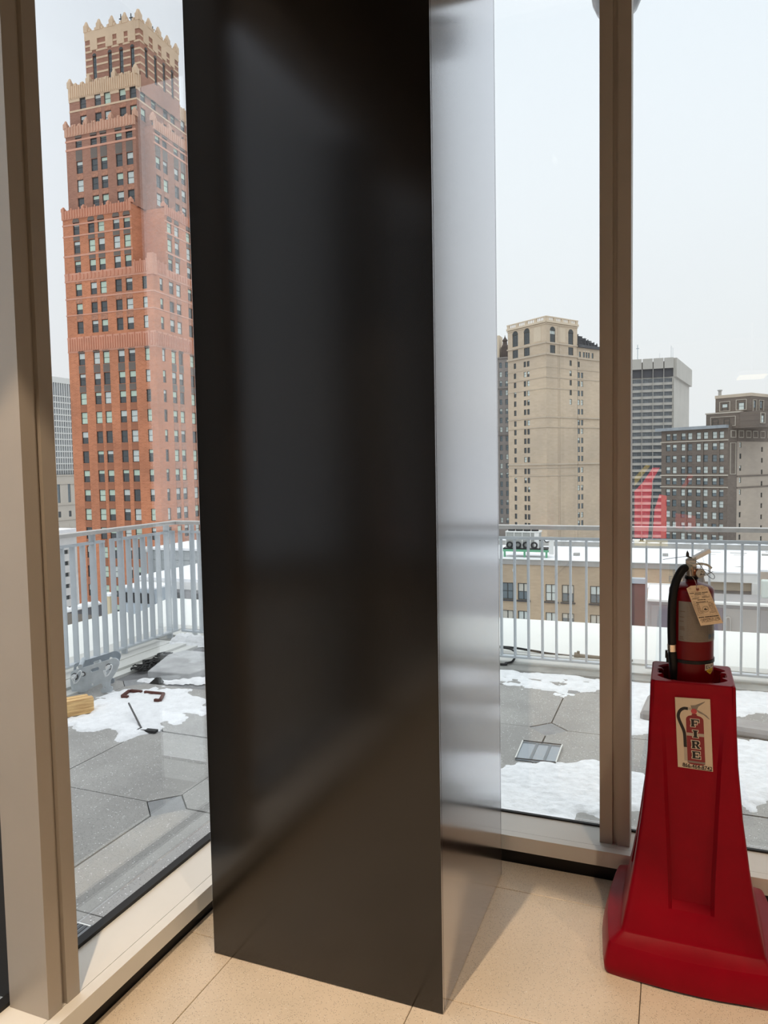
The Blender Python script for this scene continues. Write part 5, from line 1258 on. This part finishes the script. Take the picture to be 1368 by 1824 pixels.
# white building with dark openings, below the limestone one
wk = thing('white_garage', 'white building with short dark window slots behind the left railing', 'building', (-152, 146, GROUND))
fw = Fac(wk, (-150, 120), 90)
zs_ = [-19.4 - 3.05 * k for k in range(7)]
fw.wall(0, 31.7, GROUND, -14.9, [(27.9, z, 2.0, 1.15) for z in zs_] + [(23.6, z, 2.0, 1.15) for z in zs_], WHITEW, depth=.8)
for z in zs_:
    for u in (27.9, 23.6): fw.put('window', box_piece('dark_window', -1.0, 1.0, .5, .7, -.57, .57), WGLASS, u, 0, z)
fw.put('roof_edge', MB().box(-1, 32.2, -.6, 14, -15.3, -14.6), WHITEW); fw.put('roof_snow', MB().box(-1, 32, -.5, 14, -14.6, -13.4), SNOW)

# ---------------- low roofs beyond the terrace, left
dp = thing('dark_parapet', 'dark low parapet of a neighbouring roof topped with lumps of snow, behind the left railing', 'parapet', (-28.5, 26, -8))
put('wall', MB().box(-28.6, -28.0, 20, 29.9, -9.5, -5.42), mat('dark_parapet_paint', (.12, .12, .13), .7), dp)
put('white_edge', MB().box(-28.7, -27.95, 20, 29.9, -5.42, -5.36), WHITEW, dp)
rnd = random.Random(8)
for k in range(12):
    y = 24.6 + k * .46 + rnd.uniform(-.1, .1); r = rnd.uniform(.16, .3)
    o = put('snow_lump', MB().lathe([(.01, -5.37), (r, -5.36), (r * .9, -5.3), (r * .6, -5.22), (.02, -5.18)], (-28.2, y), 8), SNOW, dp, shade=True)
put('roof', MB().box(-40, -28.6, 20, 29.9, -9.5, -9.0), SNOW, dp)
gp_ = thing('grey_penthouse', 'grey metal clad rooftop penthouse with a snowy roof beyond the left railing corner', 'penthouse', (-43, 56, -10))
put('wall', MB().box(-45.3, -36, 55, 62, -9.2, -5.75), mat('grey_cladding', (.33, .36, .37), .6, var=.05, scale=.4), gp_)
for k in range(9): put('wall_panel', box_piece('wall_panel', 0, 1.0, -.06, .02, 0, .78), MATS['grey_cladding'], gp_, (-45.2 + 1.06 * k, 55, -6.65)); put('wall_panel', box_piece('wall_panel', 0, 1.0, -.06, .02, 0, .78), MATS['grey_cladding'], gp_, (-45.2 + 1.06 * k, 55, -7.5))
put('roof_snow', MB().box(-45.5, -35.8, 54.8, 62, -5.75, -5.55), SNOW, gp_); put('dark_base', MB().box(-45.2, -36, 54.9, 55.0, -8.35, -8.05), BLACK, gp_)
put('rear_block', MB().box(-44.6, -36, 63, 70, -9, -5.55), GREYW, gp_); put('rear_snow', MB().box(-44.7, -36, 62.8, 70, -5.55, -5.4), SNOW, gp_)
put('vent_pipe', MB().tube(smooth([(-45.9, 54.6, -8.2), (-45.9, 54.6, -6.4), (-45.85, 54.6, -5.9), (-45.6, 54.6, -5.7), (-45.3, 54.7, -5.75)], 4), .28, 10), WHITEW, gp_)
sr = thing('snowy_roof', 'flat snow covered lower roof with a white edge below the grey penthouse', 'roof', (-36, 50, -8))
put('roof_snow', MB().box(-38.5, -28, 44.6, 54.7, -6.75, -6.53), SNOW, sr); put('fascia', MB().box(-38.4, -28, 44.55, 44.75, -7.3, -6.75), WHITEW, sr); put('wall', MB().box(-38.3, -28, 44.75, 54.4, -11, -6.75), GREYW, sr)
for k in range(3): put('dark_opening', MB().box(-37.4 + 2.2 * k, -36.6 + 2.2 * k, 44.5, 44.76, -8.6, -7.6), BLACK, sr)
cbx = thing('cream_box', 'small cream coloured rooftop box capped with snow behind the left railing', 'box', (-39.9, 43.5, -10))
put('body', MB().box(-40.3, -39.6, 43.1, 43.8, -9.4, -7.85), mat('cream_paint', (.62, .52, .34), .7), cbx); put('cap_snow', MB().box(-40.35, -39.55, 43.05, 43.85, -7.85, -7.68), SNOW, cbx)
cd = thing('condenser', 'grey metal air conditioner with dark grilles on the roof behind the left railing', 'air conditioner', (-34.5, 41, -9))
put('case', MB().box(-36.2, -33.2, 40.4, 42.6, -8.6, -6.6), BLUEG, cd)
for k in range(3): put('grille', MB().box(-36.0 + k, -35.2 + k, 40.3, 40.42, -7.6, -6.9), BLACK, cd)
put('top_snow', MB().box(-36.2, -33.2, 40.4, 42.6, -6.6, -6.5), SNOW, cd)
yw = put('yellow_wall', MB().box(-43, -33, 55.2, 55.4, -12, -9.6), mat('pale_yellow_render', (.58, .58, .38), .8)); tag(yw, 'pale yellow green wall below the snowy roof at the railing corner', 'wall')
lr = put('white_roof_field', MB().box(-60, -28.5, 30.5, 44.4, -11.6, -10.9), SNOW); tag(lr, 'white snowy roof field below the left railing', 'roof')

# ---------------- long low tan brick building, right
lw = thing('low_tan_building', 'long low tan brick building with white windows and a snowy roof behind the back railing', 'building', (-4, 93.6, GROUND))
fx_ = Fac(lw, (-32, 93.56), 0); q0 = -32
wu = [-19.75 - .0, -17.7, -14.45, -12.4, -8.95, -6.9, -27.9, -24.6]
wu = [x - q0 for x in (-20.1, -18.0, -14.45 + .0, -12.4, -8.93, -6.8, -25.5, -23.4)]
wz = [-14.87, -18.5, -22.2]
fx_.wall(0, 33.0, GROUND, -10.73, [(u, z, 1.5, 2.2) for u in wu for z in wz], LOWB)
fx_.windows(wu, wz, 1.5, 2.2, y=.12, blinds=(BLINDW, mat('cream_blind', (.62, .60, .53), .8)), p=.9, split=2, rails=(.5,), glass=WGLASSB)
for u in wu:
    for z in wz: fx_.put('window_sill', box_piece('window_sill', -.9, .9, -.18, .05, -.2, 0), ROOFD, u, 0, z - 1.1)
fx_.band('coping', -.2, 33.1, -11.35, -10.7, COPING, .12); fx_.band('roof_edge', -.3, 33.2, -10.7, -10.62, WHITEW, .2)
fx_.put('roof_snow', MB().box(0, 60, .2, 19, -11.3, -10.9), SNOW); fx_.put('far_parapet', MB().box(0, 60, 18.6, 19.2, -11.0, -10.2), COPING); fx_.put('far_parapet_snow', MB().box(0, 60, 18.5, 19.3, -10.2, -10.1), SNOW)
for x in (-19.2, -8.0): fx_.put('wall_box', MB().box(x - q0 - .2, x - q0 + .2, -.12, .02, -12.3, -11.95), WHITEW)
rnd = random.Random(6)
for k in range(26):
    x = 14.5 + k * 1.75 + rnd.uniform(-.3, .3)
    fx_.put('parapet_cap', MB().box(x - .35, x + .35, 18.4, 19.4, -10.1, -9.85).box(x - .5, x + .5, 18.3, 19.5, -9.85, -9.72), WHITEW)
for x, y, s__ in ((19.8, 7, .8), (26, 12, .6), (31, 9, .7), (36, 13, 1.0), (40, 6, .6), (43, 11, .8), (46, 4, .5)): fx_.put('roof_hatch', MB().box(x - s__ / 2, x + s__ / 2, y, y + s__, -10.9, -10.55), COPING)
for k in range(16):
    x = rnd.uniform(33.5, 46); y = rnd.uniform(2, 17); fx_.put('roof_patch', MB().box(x, x + rnd.uniform(.6, 2.4), y, y + rnd.uniform(.2, .9), -10.9, -10.87), COPING)
fx_.put('painted_letters', MB().box(31.3, 31.75, -.14, -.12, -12.0, -11.9), COPING) if False else None
GH = mat('ghost_lettering', (.36, .33, .29), .8)
for body, x, z, s__ in (('B', 32.15, -11.75, 1.0), ('EM', 32.05, -12.55, 1.0)):
    me = text_mesh(body, s__, ext=.01); fx_.put('painted_letter', me, GH, x, -.02, z)
# chiller on green steel legs
hv = thing('rooftop_chiller', 'white rooftop chiller with four dark fans on a green steel frame behind the back railing', 'chiller', (-18.9, 98, -10.9))
cu = MB().box(-21.1, -16.7, 97.6, 99.6, -9.7, -7.55)
put('case', cu, mat('chiller_panel', (.36, .37, .35), .6, var=.1, scale=.8), hv)
put('top_frame', MB().box(-21.2, -16.6, 97.5, 99.7, -7.58, -7.42), WHITEW, hv)
for x in (-21.1, -20.0, -18.9, -17.8, -16.75): put('corner_rail', MB().box(x - .05, x + .05, 97.52, 97.6, -9.7, -7.58), WHITEW, hv)
put('end_panel', MB().box(-17.3, -16.68, 97.5, 97.6, -9.6, -7.6), WHITEW, hv)
for k in range(4): put('fan', MB().lathe([(.01, -7.42), (.5, -7.42), (.48, -7.2), (.01, -7.22)], (-20.5 + 1.05 * k, 98.4), 14), BLACK, hv)
for k in range(4): put('compressor', MB().tube([(-20.6 + 1.1 * k + .36 * math.cos(a * .52), 97.45, -9.25 + .36 * math.sin(a * .52)) for a in range(12)], .12, 6, closed=True), BLACK, hv)
put('dark_beam', MB().box(-21.5, -15.5, 97.4, 99.7, -9.85, -9.68), BLACK, hv); put('green_beam', MB().box(-21.5, -15.4, 97.35, 97.6, -10.15, -9.85), GREEN, hv)
for x in (-21.3, -18.6, -15.7): put('green_leg', MB().box(x - .12, x + .12, 97.4, 97.65, -10.9, -10.15), GREEN, hv)
put('electric_panel', MB().box(-15.35, -14.75, 97.3, 97.7, -10.4, -8.1), WHITEW, hv)
put('pipe_run', MB().tube(smooth([(-16.6, 97.4, -8.6), (-16.0, 97.3, -8.5), (-15.7, 97.3, -8.8), (-15.3, 97.3, -8.7)], 4), .07, 6), BLACK, hv)
# maroon brick block, canopies and grey walls, right
mb2 = thing('maroon_block', 'dark maroon brick wall with a blue grey metal coping, right of the right mullion', 'building', (-2.9, 71, GROUND))
f_ = Fac(mb2, (-6.2, 70), 0); f_.wall(0, 3.85, GROUND, -9.55, [], MAROON); f_.put('coping', MB().box(-.1, 3.95, -.2, .6, -9.5, -9.05), BLUEG); f_.put('core', MB().box(0, 3.8, .1, 3, GROUND, -9.6), ROOFD)
gw = thing('grey_low_building', 'low grey building with a white snowy canopy roof behind the fire extinguisher', 'building', (3, 65, GROUND))
f_ = Fac(gw, (-2.0, 64), 0)
f_.put('wall', MB().box(0, 14, 0, 5, GROUND, -9.95), GREYW)
GWD = mat('grey_wall_dark', (.19, .165, .19), .8, var=.06, scale=.4); GWL = mat('grey_wall_light', (.36, .345, .33), .8, var=.06, scale=.4)
for a, b, m_ in ((.3, 1.0, GREYW), (1.05, 1.95, GWD), (2.0, 2.9, GREYW), (3.0, 4.9, GREYW), (5.1, 5.7, GWD), (5.75, 8.3, GWL), (8.4, 11, GREYW)): f_.put('wall_panel', MB().box(a, b, -.08, .02, GROUND, -10.3), m_)
f_.put('roof_line', MB().box(-.1, 14.2, -.25, .4, -9.98, -9.82), WHITEW)
cn = MB().add([(0, .2, -10.05), (1.75, .2, -10.05), (1.75, 2.2, -8.95), (0, 2.2, -8.95), (0, .2, -10.2), (1.75, .2, -10.2), (1.75, 2.2, -9.1), (0, 2.2, -9.1)], [(0, 1, 2, 3), (7, 6, 5, 4), (0, 4, 5, 1), (1, 5, 6, 2), (2, 6, 7, 3), (3, 7, 4, 0)])
f_.put('canopy_snow', cn, SNOW); f_.put('canopy_edge', MB().box(-.08, .08, .1, 2.3, -9.0, -8.88).box(-.08, 2.2, 2.2, 2.35, -9.0, -8.85), WHITEW)
f_.put('pipe_loop', MB().tube(smooth([(5.95, -.14, -12.4), (5.95, -.14, -11.2), (6.1, -.14, -11.0), (6.25, -.14, -11.2), (6.25, -.14, -12.4)], 4), .06, 6), COPING)
wx = thing('white_roof_unit', 'white boxy rooftop unit with a snowy top, right of the fire extinguisher', 'rooftop unit', (4.7, 72, -11))
f_ = Fac(wx, (2.6, 70), 0)
f_.put('body', MB().box(0, 4.2, 0, 6, -9.1, -8.3), WHITEW); f_.put('top_snow', MB().box(-.1, 4.3, -.1, 6, -8.3, -8.18), SNOW)
f_.put('lower_wall', MB().box(.6, 3.7, .5, 6, -9.9, -9.1), mat('tan_render', (.44, .38, .30), .8, var=.1, scale=.4)); f_.put('shade_wall', MB().box(.5, 4.2, .8, 6, -11.2, -9.9), GREYW)
f_.put('post', MB().box(3.72, 4.18, -.1, .5, -10.9, -9.1), WHITEW); f_.put('post_foot', MB().box(3.6, 4.35, -.25, .6, -11.1, -10.9), WHITEW)
f_.put('snow_field', MB().box(.2, 9, 3, 14, -8.5, -8.32), SNOW); f_.put('roof_bar', MB().box(.9, 1.8, 3.0, 3.2, -8.3, -8.2), COPING); f_.put('roof_bar', MB().obox((2.6, 3.4, -8.22), (.97, .2, .1), (-.2, .97, 0), (0, 0, 1), .75, .06, .05), COPING)
eb = put('electric_box', MB().box(6.25, 7.2, 61.8, 62.6, -9.0, -7.62), mat('pale_green_box', (.55, .60, .56), .6)); bevel(eb, .12, 2); tag(eb, 'pale green electrical box at the right edge behind the railing', 'box')
lo_ = thing('long_office_block', 'long pale office block standing off to the right of the terrace', 'building', (170, 80, GROUND))
put('wall', MB().box(140, 170, -20, 170, GROUND, 15.5), mat('pale_office_wall', (.40, .38, .36), .8, var=.1, scale=.1), lo_)
for k in range(14): put('window_strip', box_piece('window_strip_far', -.1, .1, -85, 85, -.9, .9), OFFG, lo_, (139.95, 75, 12.5 - 4 * k))
